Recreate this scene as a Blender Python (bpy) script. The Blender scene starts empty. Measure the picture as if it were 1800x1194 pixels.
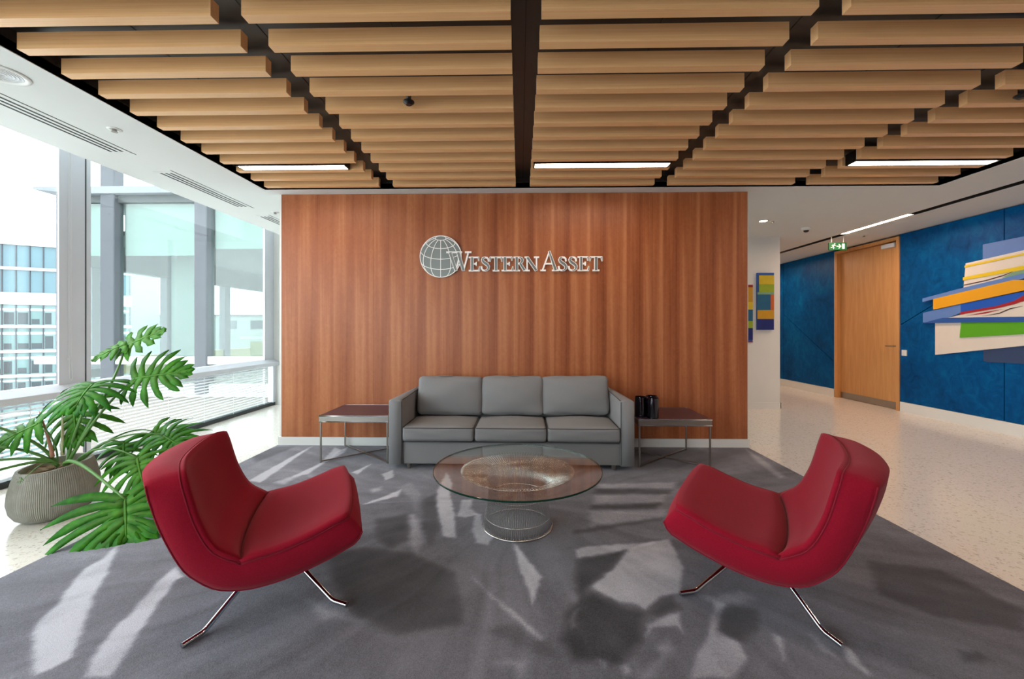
import bpy, bmesh, math, random
import numpy as np
from mathutils import Vector, Matrix

# ------------------------------------------------------------------ camera, sky, exposure
SC = bpy.context.scene
COL = SC.collection
cam_d = bpy.data.cameras.new('camera')
cam_d.sensor_width = 36.0
cam_d.lens = 14.6
cam_d.shift_y = -19.0 / 1800.0
cam_d.clip_start = 0.05
cam_d.clip_end = 400
cam = bpy.data.objects.new('camera', cam_d)
COL.objects.link(cam)
cam.location = (0, 0, 1.28)
cam.rotation_euler = (math.radians(90), 0, math.radians(1.099))
SC.camera = cam

world = bpy.data.worlds.new('overcast_sky')
SC.world = world
world.use_nodes = True
_bg = world.node_tree.nodes['Background']
_bg.inputs[0].default_value = (0.89, 0.955, 1.0, 1)
_bg.inputs[1].default_value = 2.9

SC.view_settings.view_transform = 'Standard'
SC.view_settings.look = 'None'
SC.view_settings.gamma = 1.0
SC.view_settings.use_curve_mapping = False
SC.view_settings.exposure = 1.05
LAMP_W = 14.0      # emission of the linear lamp diffusers
SPOT_W = 60.0      # emission of the small round downlights

random.seed(7)
R = math.radians

# ------------------------------------------------------------------ mesh helpers
class MB:
    """collects geometry, build() links it as one mesh object"""
    def __init__(self):
        self.v = []; self.f = []
    def add(self, vs, fs):
        o = len(self.v)
        self.v += [tuple(p) for p in vs]
        self.f += [tuple(i + o for i in f) for f in fs]
        return self
    def box(self, x0, x1, y0, y1, z0, z1):
        vs = [(x, y, z) for z in (z0, z1) for y in (y0, y1) for x in (x0, x1)]
        return self.add(vs, [(0, 2, 3, 1), (4, 5, 7, 6), (0, 1, 5, 4), (2, 6, 7, 3), (0, 4, 6, 2), (1, 3, 7, 5)])
    def prism(self, poly, fn, a, b):
        """poly: 2D outline; fn(p, q, h) -> 3D; extruded from h=a to h=b"""
        n = len(poly)
        vs = [fn(p, q, a) for p, q in poly] + [fn(p, q, b) for p, q in poly]
        fs = [tuple(range(n - 1, -1, -1)), tuple(range(n, 2 * n))]
        fs += [(i, (i + 1) % n, n + (i + 1) % n, n + i) for i in range(n)]
        return self.add(vs, fs)
    def tube(self, path, r, seg=8, cap=True):
        path = [Vector(p) for p in path]
        n = len(path)
        rad = r if isinstance(r, (list, tuple)) else [r] * n
        t0 = (path[1] - path[0]).normalized()
        up = Vector((0, 0, 1)) if abs(t0.z) < 0.9 else Vector((1, 0, 0))
        nrm = (up - t0 * up.dot(t0)).normalized()
        vs = []
        for i, p in enumerate(path):
            t = (path[min(i + 1, n - 1)] - path[max(i - 1, 0)]).normalized()
            nrm = (nrm - t * nrm.dot(t)).normalized()
            b = t.cross(nrm)
            for k in range(seg):
                a = 2 * math.pi * k / seg
                vs.append(p + (nrm * math.cos(a) + b * math.sin(a)) * rad[i])
        fs = [(i * seg + k, i * seg + (k + 1) % seg, (i + 1) * seg + (k + 1) % seg, (i + 1) * seg + k)
              for i in range(n - 1) for k in range(seg)]
        if cap:
            fs += [tuple(range(seg - 1, -1, -1)), tuple(range((n - 1) * seg, n * seg))]
        return self.add(vs, fs)
    def lathe(self, prof, seg=32, c=(0, 0, 0), closed=False):
        n = len(prof)
        vs = [(c[0] + r * math.cos(2 * math.pi * k / seg), c[1] + r * math.sin(2 * math.pi * k / seg), c[2] + z)
              for r, z in prof for k in range(seg)]
        m = n if closed else n - 1
        fs = [(i * seg + k, i * seg + (k + 1) % seg, ((i + 1) % n) * seg + (k + 1) % seg, ((i + 1) % n) * seg + k)
              for i in range(m) for k in range(seg)]
        if not closed:
            fs += [tuple(range(seg - 1, -1, -1)), tuple(range((n - 1) * seg, n * seg))]
        return self.add(vs, fs)
    def grid(self, rows, close_u=False):
        """rows: list of equally long point lists"""
        n, m = len(rows), len(rows[0])
        vs = [p for r in rows for p in r]
        fs = [(i * m + j, i * m + (j + 1) % m, (i + 1) * m + (j + 1) % m, (i + 1) * m + j)
              for i in range(n - 1) for j in range(m if close_u else m - 1)]
        return self.add(vs, fs)
    def rbox(self, c, size, r, n=8, bulge=(0, 0, 0), wob=0.0, seed=0):
        """rounded, optionally pillowed box"""
        rng = random.Random(seed)
        ph = [rng.uniform(0, 6.28) for _ in range(6)]
        h = [s / 2 for s in size]
        ks = []
        for i in range(3):
            e = max(h[i] - r, 1e-4)
            ks.append([-h[i]] + [-h[i] + r * 0.35, ] + [-e + 2 * e * k / n for k in range(n + 1)] + [h[i] - r * 0.35] + [h[i]])
        idx = {}
        vs = []; fs = []
        def vert(p):
            key = tuple(round(q, 6) for q in p)
            if key not in idx:
                q = []
                inner = [max(-(h[i] - r), min(h[i] - r, p[i])) for i in range(3)]
                d = Vector([p[i] - inner[i] for i in range(3)])
                if d.length > 1e-9:
                    m = max(abs(d[0]), abs(d[1]), abs(d[2]))
                    d = d.normalized() * m
                u = [p[i] / h[i] for i in range(3)]
                for i in range(3):
                    j, k = (i + 1) % 3, (i + 2) % 3
                    b = bulge[i] * (1 - u[j] ** 2) * (1 - u[k] ** 2) * u[i]
                    w = wob * math.sin(5 * u[j] + ph[i]) * math.cos(4 * u[k] + ph[i + 3]) * u[i]
                    q.append(c[i] + inner[i] + d[i] + b + w)
                idx[key] = len(vs); vs.append(tuple(q))
            return idx[key]
        for ax in range(3):
            a, b = (ax + 1) % 3, (ax + 2) % 3
            for s in (0, -1):
                A, B = ks[a], ks[b]
                for i in range(len(A) - 1):
                    for j in range(len(B) - 1):
                        quad = []
                        for (ii, jj) in ((i, j), (i + 1, j), (i + 1, j + 1), (i, j + 1)):
                            p = [0, 0, 0]; p[ax] = ks[ax][s]; p[a] = A[ii]; p[b] = B[jj]
                            quad.append(vert(p))
                        fs.append(tuple(quad) if s == -1 else tuple(quad[::-1]))
        return self.add(vs, fs)
    def mesh(self, name, mat, smooth=False, auto=None):
        me = bpy.data.meshes.new(name)
        me.from_pydata(self.v, [], self.f)
        if mat: me.materials.append(mat)
        if smooth:
            me.polygons.foreach_set('use_smooth', [True] * len(me.polygons))
        if auto is not None:
            me.polygons.foreach_set('use_smooth', [True] * len(me.polygons))
            me.set_sharp_from_angle(angle=R(auto))
        me.update()
        return me
    def build(self, name, mat, parent=None, smooth=False, auto=None, bevel=0, fix=False):
        me = self.mesh(name, mat, smooth, auto)
        if fix:
            bm = bmesh.new(); bm.from_mesh(me)
            bmesh.ops.remove_doubles(bm, verts=bm.verts, dist=1e-5)
            bmesh.ops.recalc_face_normals(bm, faces=bm.faces)
            bm.to_mesh(me); bm.free()
        o = bpy.data.objects.new(name, me)
        COL.objects.link(o)
        if parent: o.parent = parent
        if bevel:
            m = o.modifiers.new('bevel', 'BEVEL'); m.width = bevel; m.segments = 2; m.limit_method = 'ANGLE'
        return o

def inst(name, me, parent=None, loc=(0, 0, 0), rot=(0, 0, 0), scale=(1, 1, 1)):
    o = bpy.data.objects.new(name, me); COL.objects.link(o)
    if parent: o.parent = parent
    o.location = loc; o.rotation_euler = rot; o.scale = scale
    return o
def tag(o, label, cat, group=None, kind=None):
    o['label'] = label; o['category'] = cat
    if group: o['group'] = group
    if kind: o['kind'] = kind
    return o
def struct(o, label=None):
    o['kind'] = 'structure'
    if label: o['label'] = label
    return o
def thing(name, label, cat, loc=(0, 0, 0), rz=0.0, group=None):
    o = bpy.data.objects.new(name, None); COL.objects.link(o)
    o.empty_display_size = 0.1
    o.location = loc; o.rotation_euler = (0, 0, rz)
    return tag(o, label, cat, group)
def copy_tree(o, parent=None):
    c = o.copy(); COL.objects.link(c)
    if parent: c.parent = parent
    for ch in list(o.children): copy_tree(ch, c)
    return c

# ------------------------------------------------------------------ materials
def srgb(r, g, b):
    f = lambda c: (c / 255 / 12.92) if c / 255 <= 0.04045 else ((c / 255 + 0.055) / 1.055) ** 2.4
    return (f(r), f(g), f(b), 1)
class NT:
    def __init__(self, name):
        self.m = bpy.data.materials.new(name); self.m.use_nodes = True
        self.t = self.m.node_tree; self.b = self.t.nodes['Principled BSDF']; self.out = self.t.nodes['Material Output']
    def n(self, typ, **kw):
        nd = self.t.nodes.new(typ)
        for k, v in kw.items(): setattr(nd, k, v)
        return nd
    def l(self, a, b): self.t.links.new(a, b)
    def coord(self, kind='Object', scale=(1, 1, 1), loc=(0, 0, 0)):
        tc = self.n('ShaderNodeTexCoord'); mp = self.n('ShaderNodeMapping')
        mp.inputs['Scale'].default_value = scale; mp.inputs['Location'].default_value = loc
        self.l(tc.outputs[kind], mp.inputs['Vector']); return mp.outputs['Vector']
    def noise(self, vec, scale, detail=3, rough=0.5, dist=0.0):
        nd = self.n('ShaderNodeTexNoise'); self.l(vec, nd.inputs['Vector'])
        nd.inputs['Scale'].default_value = scale; nd.inputs['Detail'].default_value = detail
        nd.inputs['Roughness'].default_value = rough; nd.inputs['Distortion'].default_value = dist
        return nd.outputs['Fac']
    def ramp(self, fac, stops):
        nd = self.n('ShaderNodeValToRGB'); self.l(fac, nd.inputs['Fac'])
        el = nd.color_ramp.elements
        while len(el) < len(stops): el.new(0.5)
        for e, (p, c) in zip(el, stops): e.position = p; e.color = c
        return nd.outputs['Color']
    def mix(self, a, b, fac, mode='MIX'):
        nd = self.n('ShaderNodeMix', data_type='RGBA', blend_type=mode)
        for s, x in ((nd.inputs[6], a), (nd.inputs[7], b), (nd.inputs[0], fac)):
            if hasattr(x, 'is_linked'): self.l(x, s)
            else: s.default_value = x
        return nd.outputs[2]
    def math(self, op, a, b=0.0):
        nd = self.n('ShaderNodeMath', operation=op)
        for s, x in ((nd.inputs[0], a), (nd.inputs[1], b)):
            if hasattr(x, 'is_linked'): self.l(x, s)
            else: s.default_value = x
        return nd.outputs[0]
    def bump(self, h, strength=0.2, dist=0.01):
        nd = self.n('ShaderNodeBump'); nd.inputs['Strength'].default_value = strength; nd.inputs['Distance'].default_value = dist
        self.l(h, nd.inputs['Height']); self.l(nd.outputs['Normal'], self.b.inputs['Normal'])
    def set(self, color=None, rough=None, metal=None, **kw):
        if color is not None:
            if hasattr(color, 'is_linked'): self.l(color, self.b.inputs['Base Color'])
            else: self.b.inputs['Base Color'].default_value = color
        if rough is not None: self.b.inputs['Roughness'].default_value = rough
        if metal is not None: self.b.inputs['Metallic'].default_value = metal
        for k, v in kw.items(): self.b.inputs[k.replace('_', ' ')].default_value = v
        return self.m

def plain(name, color, rough=0.5, metal=0.0, var=0.06, scale=6.0, bump=0.0, bscale=80.0, **kw):
    """one colour with faint procedural unevenness"""
    t = NT(name); v = t.coord('Object')
    f = t.noise(v, scale, 3)
    c = t.mix(tuple(x * (1 - var) for x in color[:3]) + (1,), tuple(min(1, x * (1 + var)) for x in color[:3]) + (1,), f)
    t.set(c, rough, metal, **kw)
    if bump: t.bump(t.noise(v, bscale, 2), bump, 0.004)
    return t.m
def fabric(name, color, var=0.12, scale=260.0, sheen=0.25, bump=0.35):
    t = NT(name); v = t.coord('Object')
    f = t.noise(v, scale, 2, 0.6); g = t.noise(v, 5.0, 3)
    c = t.mix(tuple(x * (1 - var) for x in color[:3]) + (1,), tuple(min(1, x * (1 + var)) for x in color[:3]) + (1,), f)
    c = t.mix(c, tuple(x * 0.8 for x in color[:3]) + (1,), t.math('MULTIPLY', g, 0.35))
    t.set(c, 0.92, Sheen_Weight=sheen, Sheen_Roughness=0.5, Sheen_Tint=tuple(0.35 + 0.65 * x for x in color[:3]) + (1,))
    t.b.inputs['Specular IOR Level'].default_value = 0.06
    t.bump(f, bump, 0.002)
    return t.m
def emitter(name, color, strength):
    t = NT(name)
    e = t.n('ShaderNodeEmission'); e.inputs[0].default_value = color; e.inputs[1].default_value = strength
    t.l(e.outputs[0], t.out.inputs['Surface']); return t.m
def pane_glass(name, tint=(0.93, 0.98, 0.96, 1), refl=1.0, ior=1.5):
    """thin architectural glazing: tinted transmission plus Fresnel reflection"""
    t = NT(name)
    tr = t.n('ShaderNodeBsdfTransparent'); tr.inputs[0].default_value = tint
    gl = t.n('ShaderNodeBsdfGlossy'); gl.inputs['Roughness'].default_value = 0.0
    gl.inputs['Color'].default_value = (refl, refl, refl, 1)
    fr = t.n('ShaderNodeFresnel')
    ge = t.n('ShaderNodeNewGeometry')          # the same reflectance from both sides of the sheet
    t.l(t.math('ADD', t.math('MULTIPLY', ge.outputs['Backfacing'], 1 / ior - ior), ior), fr.inputs['IOR'])
    mx = t.n('ShaderNodeMixShader')
    t.l(fr.outputs[0], mx.inputs[0]); t.l(tr.outputs[0], mx.inputs[1]); t.l(gl.outputs[0], mx.inputs[2])
    t.l(mx.outputs[0], t.out.inputs['Surface']); return t.m

M = {}
M['white'] = plain('white_paint', srgb(226, 226, 222), 0.7, var=0.02)
M['ceiling'] = plain('ceiling_paint', srgb(216, 218, 216), 0.8, var=0.015)
M['black'] = plain('black_ceiling_panel', srgb(44, 43, 43), 0.4, var=0.1)
M['slot_black'] = plain('slot_black', srgb(18, 18, 18), 0.6)
M['alu'] = plain('powder_coated_aluminium', srgb(212, 216, 224), 0.5, var=0.03)
M['alu_dark'] = plain('dark_gasket', srgb(40, 48, 50), 0.5)
M['steel'] = plain('brushed_steel', srgb(165, 160, 152), 0.28, 1.0, var=0.05)
M['chrome'] = plain('chrome', srgb(205, 205, 208), 0.08, 1.0, var=0.02)
M['rod'] = plain('nickel_rod', srgb(206, 204, 202), 0.2, 1.0, var=0.03)
M['white_metal'] = plain('white_blind_slat', srgb(232, 236, 236), 0.4, var=0.02)
M['plastic'] = plain('white_plastic', srgb(225, 225, 222), 0.4, var=0.02)
M['dark_plastic'] = plain('black_plastic', srgb(22, 22, 24), 0.35)
M['glass'] = pane_glass('window_glass', (0.955, 0.978, 0.975, 1))
M['out_glass'] = pane_glass('outer_glass', (0.86, 0.95, 0.93, 1))
M['table_glass'] = pane_glass('table_glass', (0.95, 0.985, 0.97, 1))
_t = NT('glass_edge'); M['glass_edge'] = _t.set(srgb(10, 62, 48), 0.06, Transmission_Weight=0.3, IOR=1.5)
M['lamp'] = emitter('lamp_diffuser', (1.0, 0.80, 0.64, 1), LAMP_W)
M['lamp_warm'] = emitter('warm_lamp_diffuser', (1.0, 0.68, 0.48, 1), LAMP_W * 3.0)
M['spot'] = emitter('downlight_lens', (1.0, 0.80, 0.60, 1), SPOT_W)

def slat_wood():
    t = NT('pale_oak_slat')
    oi = t.n('ShaderNodeObjectInfo')
    v = t.coord('Object', (0.7, 120, 120))
    ad = t.n('ShaderNodeVectorMath', operation='ADD'); t.l(v, ad.inputs[0])
    cb = t.n('ShaderNodeCombineXYZ'); t.l(t.math('MULTIPLY', oi.outputs['Random'], 40), cb.inputs[0]); t.l(t.math('MULTIPLY', oi.outputs['Random'], 17), cb.inputs[1])
    t.l(cb.outputs[0], ad.inputs[1])
    f = t.noise(ad.outputs[0], 1.6, 4, 0.55, 0.1)
    c = t.ramp(f, [(0.25, srgb(230, 176, 122)), (0.5, srgb(238, 188, 134)), (0.75, srgb(244, 200, 150))])
    t.set(c, 0.34); t.b.inputs['Specular IOR Level'].default_value = 0.5
    return t.m
M['slat'] = slat_wood()

def cherry():
    t = NT('cherry_veneer')
    tc = t.n('ShaderNodeTexCoord'); sp = t.n('ShaderNodeSeparateXYZ'); t.l(tc.outputs['Object'], sp.inputs[0])
    x = t.math('ADD', sp.outputs['X'], 2.76 + 0.391 * 10)
    q = t.math('DIVIDE', x, 0.391)
    u = t.math('MULTIPLY', t.math('FRACT', q), 0.391)          # position inside one veneer leaf
    k = t.math('FLOOR', q)
    def vec(sx, sz, kk):
        cb = t.n('ShaderNodeCombineXYZ')
        t.l(t.math('MULTIPLY', u, sx), cb.inputs[0]); t.l(t.math('MULTIPLY', sp.outputs['Z'], sz), cb.inputs[1])
        t.l(t.math('MULTIPLY', k, kk), cb.inputs[2]); return cb.outputs[0]
    broad = t.noise(vec(9, 0.35, 0.05), 1.0, 2, 0.5, 0.35)
    streak = t.noise(vec(70, 0.7, 0.12), 1.0, 3, 0.6, 0.3)
    figure = t.noise(vec(22, 13, 0.6), 1.0, 3, 0.55, 1.5)
    s = t.math('ADD', t.math('MULTIPLY', broad, 0.66), t.math('MULTIPLY', streak, 0.20))
    s = t.math('ADD', s, t.math('MULTIPLY', figure, 0.15))
    c = t.ramp(s, [(0.30, srgb(120, 60, 30)), (0.43, srgb(148, 82, 47)), (0.55, srgb(166, 98, 60)), (0.70, srgb(186, 120, 78))])
    t.set(c, 0.38); t.b.inputs['Specular IOR Level'].default_value = 0.35
    return t.m
M['cherry'] = cherry()

def maple():
    t = NT('maple_door')
    v = t.coord('Object', (6, 6, 0.5)); f = t.noise(v, 3.0, 4, 0.6, 0.3)
    g = t.noise(t.coord('Object', (60, 60, 2)), 2.0, 3)
    c = t.ramp(t.math('ADD', t.math('MULTIPLY', f, 0.7), t.math('MULTIPLY', g, 0.3)), [(0.3, srgb(190, 134, 78)), (0.6, srgb(208, 154, 96)), (0.8, srgb(218, 168, 112))])
    t.set(c, 0.4); return t.m
M['maple'] = maple()

def blue_plaster():
    t = NT('blue_polished_plaster'); v = t.coord('Object', (1, 1, 0.8))
    f = t.noise(v, 1.6, 5, 0.6, 0.6); g = t.noise(v, 7.0, 5, 0.65, 1.2)
    s = t.math('ADD', t.math('MULTIPLY', f, 0.55), t.math('MULTIPLY', g, 0.45))
    c = t.ramp(s, [(0.3, srgb(0, 46, 96)), (0.5, srgb(0, 77, 136)), (0.62, srgb(0, 96, 154)), (0.8, srgb(22, 128, 178))])
    t.set(c, 0.4); t.b.inputs['Specular IOR Level'].default_value = 0.1
    t.bump(g, 0.12, 0.01); return t.m
M['blue'] = blue_plaster()
M['joint'] = plain('blue_joint', srgb(4, 34, 72), 0.6)

def terrazzo():
    t = NT('terrazzo'); v = t.coord('Object')
    vo = t.n('ShaderNodeTexVoronoi'); t.l(v, vo.inputs['Vector']); vo.inputs['Scale'].default_value = 75
    sp = t.n('ShaderNodeSeparateColor'); t.l(vo.outputs['Color'], sp.inputs[0])
    chips = t.ramp(sp.outputs[0], [(0.0, srgb(150, 134, 116)), (0.06, srgb(176, 160, 142)), (0.12, srgb(230, 225, 216)), (1.0, srgb(238, 234, 226))])
    vo2 = t.n('ShaderNodeTexVoronoi'); t.l(v, vo2.inputs['Vector']); vo2.inputs['Scale'].default_value = 170
    sp2 = t.n('ShaderNodeSeparateColor'); t.l(vo2.outputs['Color'], sp2.inputs[0])
    c2 = t.ramp(sp2.outputs[1], [(0.0, srgb(160, 140, 122)), (0.08, srgb(230, 224, 214)), (1.0, srgb(236, 230, 220))])
    c = t.mix(chips, c2, 0.5)
    c = t.mix(c, srgb(220, 214, 204), t.math('MULTIPLY', t.noise(v, 1.2, 3), 0.4))
    t.set(c, 0.17); t.b.inputs['Specular IOR Level'].default_value = 0.45
    return t.m
M['terrazzo'] = terrazzo()

def carpet_mat():
    t = NT('cut_pile_carpet'); v = t.coord('Object')
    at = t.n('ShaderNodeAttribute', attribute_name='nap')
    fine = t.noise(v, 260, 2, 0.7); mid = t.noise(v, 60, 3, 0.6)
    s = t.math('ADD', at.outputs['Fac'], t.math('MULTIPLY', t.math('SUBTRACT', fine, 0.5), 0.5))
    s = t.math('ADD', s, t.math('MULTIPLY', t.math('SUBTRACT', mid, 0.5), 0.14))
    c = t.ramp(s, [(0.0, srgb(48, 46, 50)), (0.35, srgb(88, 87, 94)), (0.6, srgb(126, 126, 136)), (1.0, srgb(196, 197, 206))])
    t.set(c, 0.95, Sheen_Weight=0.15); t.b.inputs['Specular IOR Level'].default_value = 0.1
    t.bump(fine, 0.5, 0.004); return t.m
M['carpet'] = carpet_mat()
M['red'] = fabric('red_wool', srgb(142, 18, 39), 0.25, 180, 0.25)
M['red_pipe'] = fabric('red_wool_piping', srgb(132, 28, 44), 0.1, 300, 0.2)
M['grey'] = fabric('grey_upholstery', srgb(134, 133, 134), 0.14, 240, 0.08)
M['grey_pipe'] = fabric('dark_grey_piping', srgb(66, 66, 68), 0.1, 320, 0.2)

# ================================================================== THE SETTING
H = 2.75
# floor: terrazzo around the inset carpet
f = MB()
f.box(-4.2, -2.66, -3.65, 6.935, -0.1, 0).box(2.45, 6.2, -3.65, 11.8625, -0.1, 0).box(-2.66, 2.45, 4.5442, 11.8625, -0.1, 0).box(-2.66, 2.45, -3.65, -0.9125, -0.1, 0)
struct(f.build('floor', M['terrazzo']))

CARPET_MARKS = [
 ([(-2.36, 2.39), (-2.31, 2.25), (-2.31, 2.16), (-2.22, 2.00), (-2.14, 1.88), (-2.09, 1.76), (-2.00, 1.67), (-1.80, 1.50), (-1.78, 1.49), (-1.75, 1.52), (-1.74, 1.58), (-1.83, 1.69), (-1.95, 1.84), (-2.06, 1.98), (-2.15, 2.12), (-2.27, 2.28)], 0.50),
 ([(-1.84, 2.18), (-1.83, 2.07), (-1.79, 1.95), (-1.75, 1.85), (-1.72, 1.74), (-1.67, 1.60), (-1.59, 1.49), (-1.50, 1.49), (-1.52, 1.55), (-1.57, 1.66), (-1.63, 1.79), (-1.69, 1.93), (-1.74, 2.07), (-1.73, 2.10)], 0.50),
 ([(-0.99, 1.93), (-0.92, 1.85), (-0.86, 1.79), (-0.81, 1.81), (-0.71, 1.79), (-0.79, 1.85), (-0.83, 1.86)], 0.22),
 ([(-0.65, 3.24), (-0.60, 2.98), (-0.47, 2.54), (-0.39, 2.52), (-0.45, 2.85), (-0.54, 3.19), (-0.56, 3.42), (-0.65, 3.67)], 0.50),
 ([(-0.43, 3.09), (-0.43, 2.82), (-0.37, 2.79), (-0.29, 2.85), (-0.35, 2.94), (-0.35, 3.09)], 0.40),
 ([(-0.31, 2.85), (-0.30, 2.61), (-0.26, 2.47), (-0.19, 2.44), (-0.16, 2.54), (-0.24, 2.69), (-0.26, 2.85)], 0.35),
 ([(-0.76, 2.83), (-0.69, 2.60), (-0.66, 2.43), (-0.58, 2.34), (-0.58, 2.50), (-0.66, 2.72), (-0.72, 2.84)], 0.30),
 ([(-1.14, 2.98), (-0.94, 3.27), (-0.93, 3.14)], 0.50),
 ([(-1.49, 3.65), (-1.40, 3.88), (-1.42, 3.61)], 0.50),
 ([(-2.27, 3.44), (-2.15, 3.40), (-2.25, 4.45), (-2.27, 4.17)], 0.50),
 ([(-1.96, 3.53), (-1.89, 3.89), (-1.98, 4.41), (-1.88, 4.33), (-1.85, 3.96), (-1.86, 3.60)], 0.40),
 ([(-2.04, 3.40), (-1.96, 3.56), (-1.87, 3.83), (-1.93, 3.36)], 0.30),
 ([(-1.90, 4.25), (-1.85, 4.44), (-1.81, 4.23), (-1.85, 3.96)], 0.35),
 ([(-1.21, 3.61), (-1.15, 3.72), (-1.08, 3.55), (-1.13, 3.47)], 0.40),
 ([(-1.19, 3.27), (-1.12, 3.33), (-1.10, 3.25), (-1.14, 3.20)], 0.30),
 ([(-0.98, 3.32), (-0.91, 3.42), (-0.76, 3.19), (-0.73, 2.89), (-0.81, 3.08)], 0.15),
 ([(-0.04, 2.46), (-0.00, 2.20), (0.04, 2.02), (0.06, 1.92), (0.09, 2.05), (0.11, 2.13), (0.04, 2.30), (-0.01, 2.43)], 0.50),
 ([(0.35, 2.06), (0.48, 2.20), (0.63, 2.41), (0.77, 2.49), (0.90, 2.53), (0.89, 2.37), (0.87, 2.23), (0.77, 2.02), (0.68, 1.99), (0.57, 1.90), (0.52, 1.93), (0.44, 1.96)], 0.42),
 ([(0.32, 2.40), (0.40, 2.44), (0.63, 2.47), (0.80, 2.49), (0.59, 2.39), (0.32, 2.31)], 0.35),
 ([(-0.24, 2.12), (-0.16, 2.01), (-0.04, 1.88), (0.07, 1.75), (0.10, 1.71), (0.08, 1.70), (-0.01, 1.81), (-0.12, 1.95)], 0.33),
 ([(0.21, 1.81), (0.22, 1.77), (0.24, 1.78), (0.23, 1.82), (0.27, 1.89), (0.25, 1.88)], 0.45),
 ([(0.29, 1.60), (0.32, 1.57), (0.33, 1.58), (0.30, 1.61)], 0.45),
 ([(0.37, 1.57), (0.39, 1.53), (0.41, 1.54), (0.40, 1.59)], 0.35),
 ([(0.63, 1.85), (0.71, 1.88), (0.68, 1.75), (0.67, 1.79), (0.57, 1.78), (0.52, 1.73), (0.55, 1.80)], 0.38),
 ([(0.55, 1.67), (0.61, 1.71), (0.60, 1.66), (0.54, 1.60), (0.49, 1.54), (0.45, 1.53), (0.56, 1.63)], 0.25),
 ([(0.62, 1.53), (0.70, 1.65), (0.79, 1.75), (0.91, 1.96), (0.95, 1.94), (0.84, 1.77), (0.89, 1.70), (0.88, 1.62), (0.78, 1.53)], 0.36),
 ([(1.05, 1.75), (1.08, 1.73), (1.01, 1.61), (1.03, 1.68)], 0.35),
 ([(1.31, 1.73), (1.31, 1.65), (1.29, 1.55), (1.27, 1.55), (1.26, 1.62)], 0.35),
 ([(1.21, 1.75), (1.23, 1.69), (1.23, 1.63), (1.19, 1.68)], 0.30),
 ([(0.84, 2.02), (0.93, 1.99), (1.07, 2.04), (1.12, 1.99), (1.01, 1.93), (0.89, 1.95)], 0.20),
 ([(-0.10, 1.58), (-0.03, 1.60), (0.02, 1.59), (0.01, 1.53), (-0.01, 1.52), (-0.03, 1.56)], 0.20),
 ([(0.64, 3.42), (1.30, 3.47), (1.23, 3.34), (0.62, 3.33)], 0.30),
 ([(0.60, 3.31), (1.21, 3.31), (1.15, 3.23), (0.58, 3.22)], -0.35),
 ([(0.51, 3.00), (1.03, 3.05), (0.95, 2.96), (0.50, 2.94)], -0.40),
 ([(0.57, 3.19), (1.12, 3.21), (1.05, 3.07), (0.54, 3.04)], 0.20),
 ([(0.48, 2.91), (1.03, 2.94), (0.96, 2.82), (0.46, 2.69)], 0.20),
 ([(0.34, 2.62), (0.96, 2.82), (0.93, 2.78), (0.35, 2.59)], -0.30),
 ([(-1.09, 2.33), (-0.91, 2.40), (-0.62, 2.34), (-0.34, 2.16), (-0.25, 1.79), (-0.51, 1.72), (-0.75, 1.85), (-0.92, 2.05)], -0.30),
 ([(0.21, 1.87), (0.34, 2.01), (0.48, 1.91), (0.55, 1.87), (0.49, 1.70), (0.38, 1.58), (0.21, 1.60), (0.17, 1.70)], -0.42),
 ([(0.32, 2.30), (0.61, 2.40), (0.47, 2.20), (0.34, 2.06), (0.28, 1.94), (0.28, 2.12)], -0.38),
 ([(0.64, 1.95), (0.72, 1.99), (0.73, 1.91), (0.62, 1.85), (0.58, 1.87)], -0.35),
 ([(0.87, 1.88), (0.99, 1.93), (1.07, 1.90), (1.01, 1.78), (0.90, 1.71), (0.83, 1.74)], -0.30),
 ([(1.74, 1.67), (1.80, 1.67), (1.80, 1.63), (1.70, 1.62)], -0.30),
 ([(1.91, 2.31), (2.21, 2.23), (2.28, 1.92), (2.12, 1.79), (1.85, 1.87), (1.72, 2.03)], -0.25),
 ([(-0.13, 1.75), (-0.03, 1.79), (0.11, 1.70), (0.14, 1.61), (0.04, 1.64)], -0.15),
 ([(2.39, 4.45), (2.37, 4.11), (2.28, 3.61), (2.21, 3.58), (2.27, 4.04)], 0.25),
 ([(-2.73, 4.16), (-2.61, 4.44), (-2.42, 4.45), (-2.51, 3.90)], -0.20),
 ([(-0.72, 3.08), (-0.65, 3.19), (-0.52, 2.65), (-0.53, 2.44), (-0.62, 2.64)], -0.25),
 ([(-0.96, 2.75), (-0.77, 2.84), (-0.68, 2.50), (-0.74, 2.40), (-0.87, 2.50)], -0.30),
]

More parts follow.
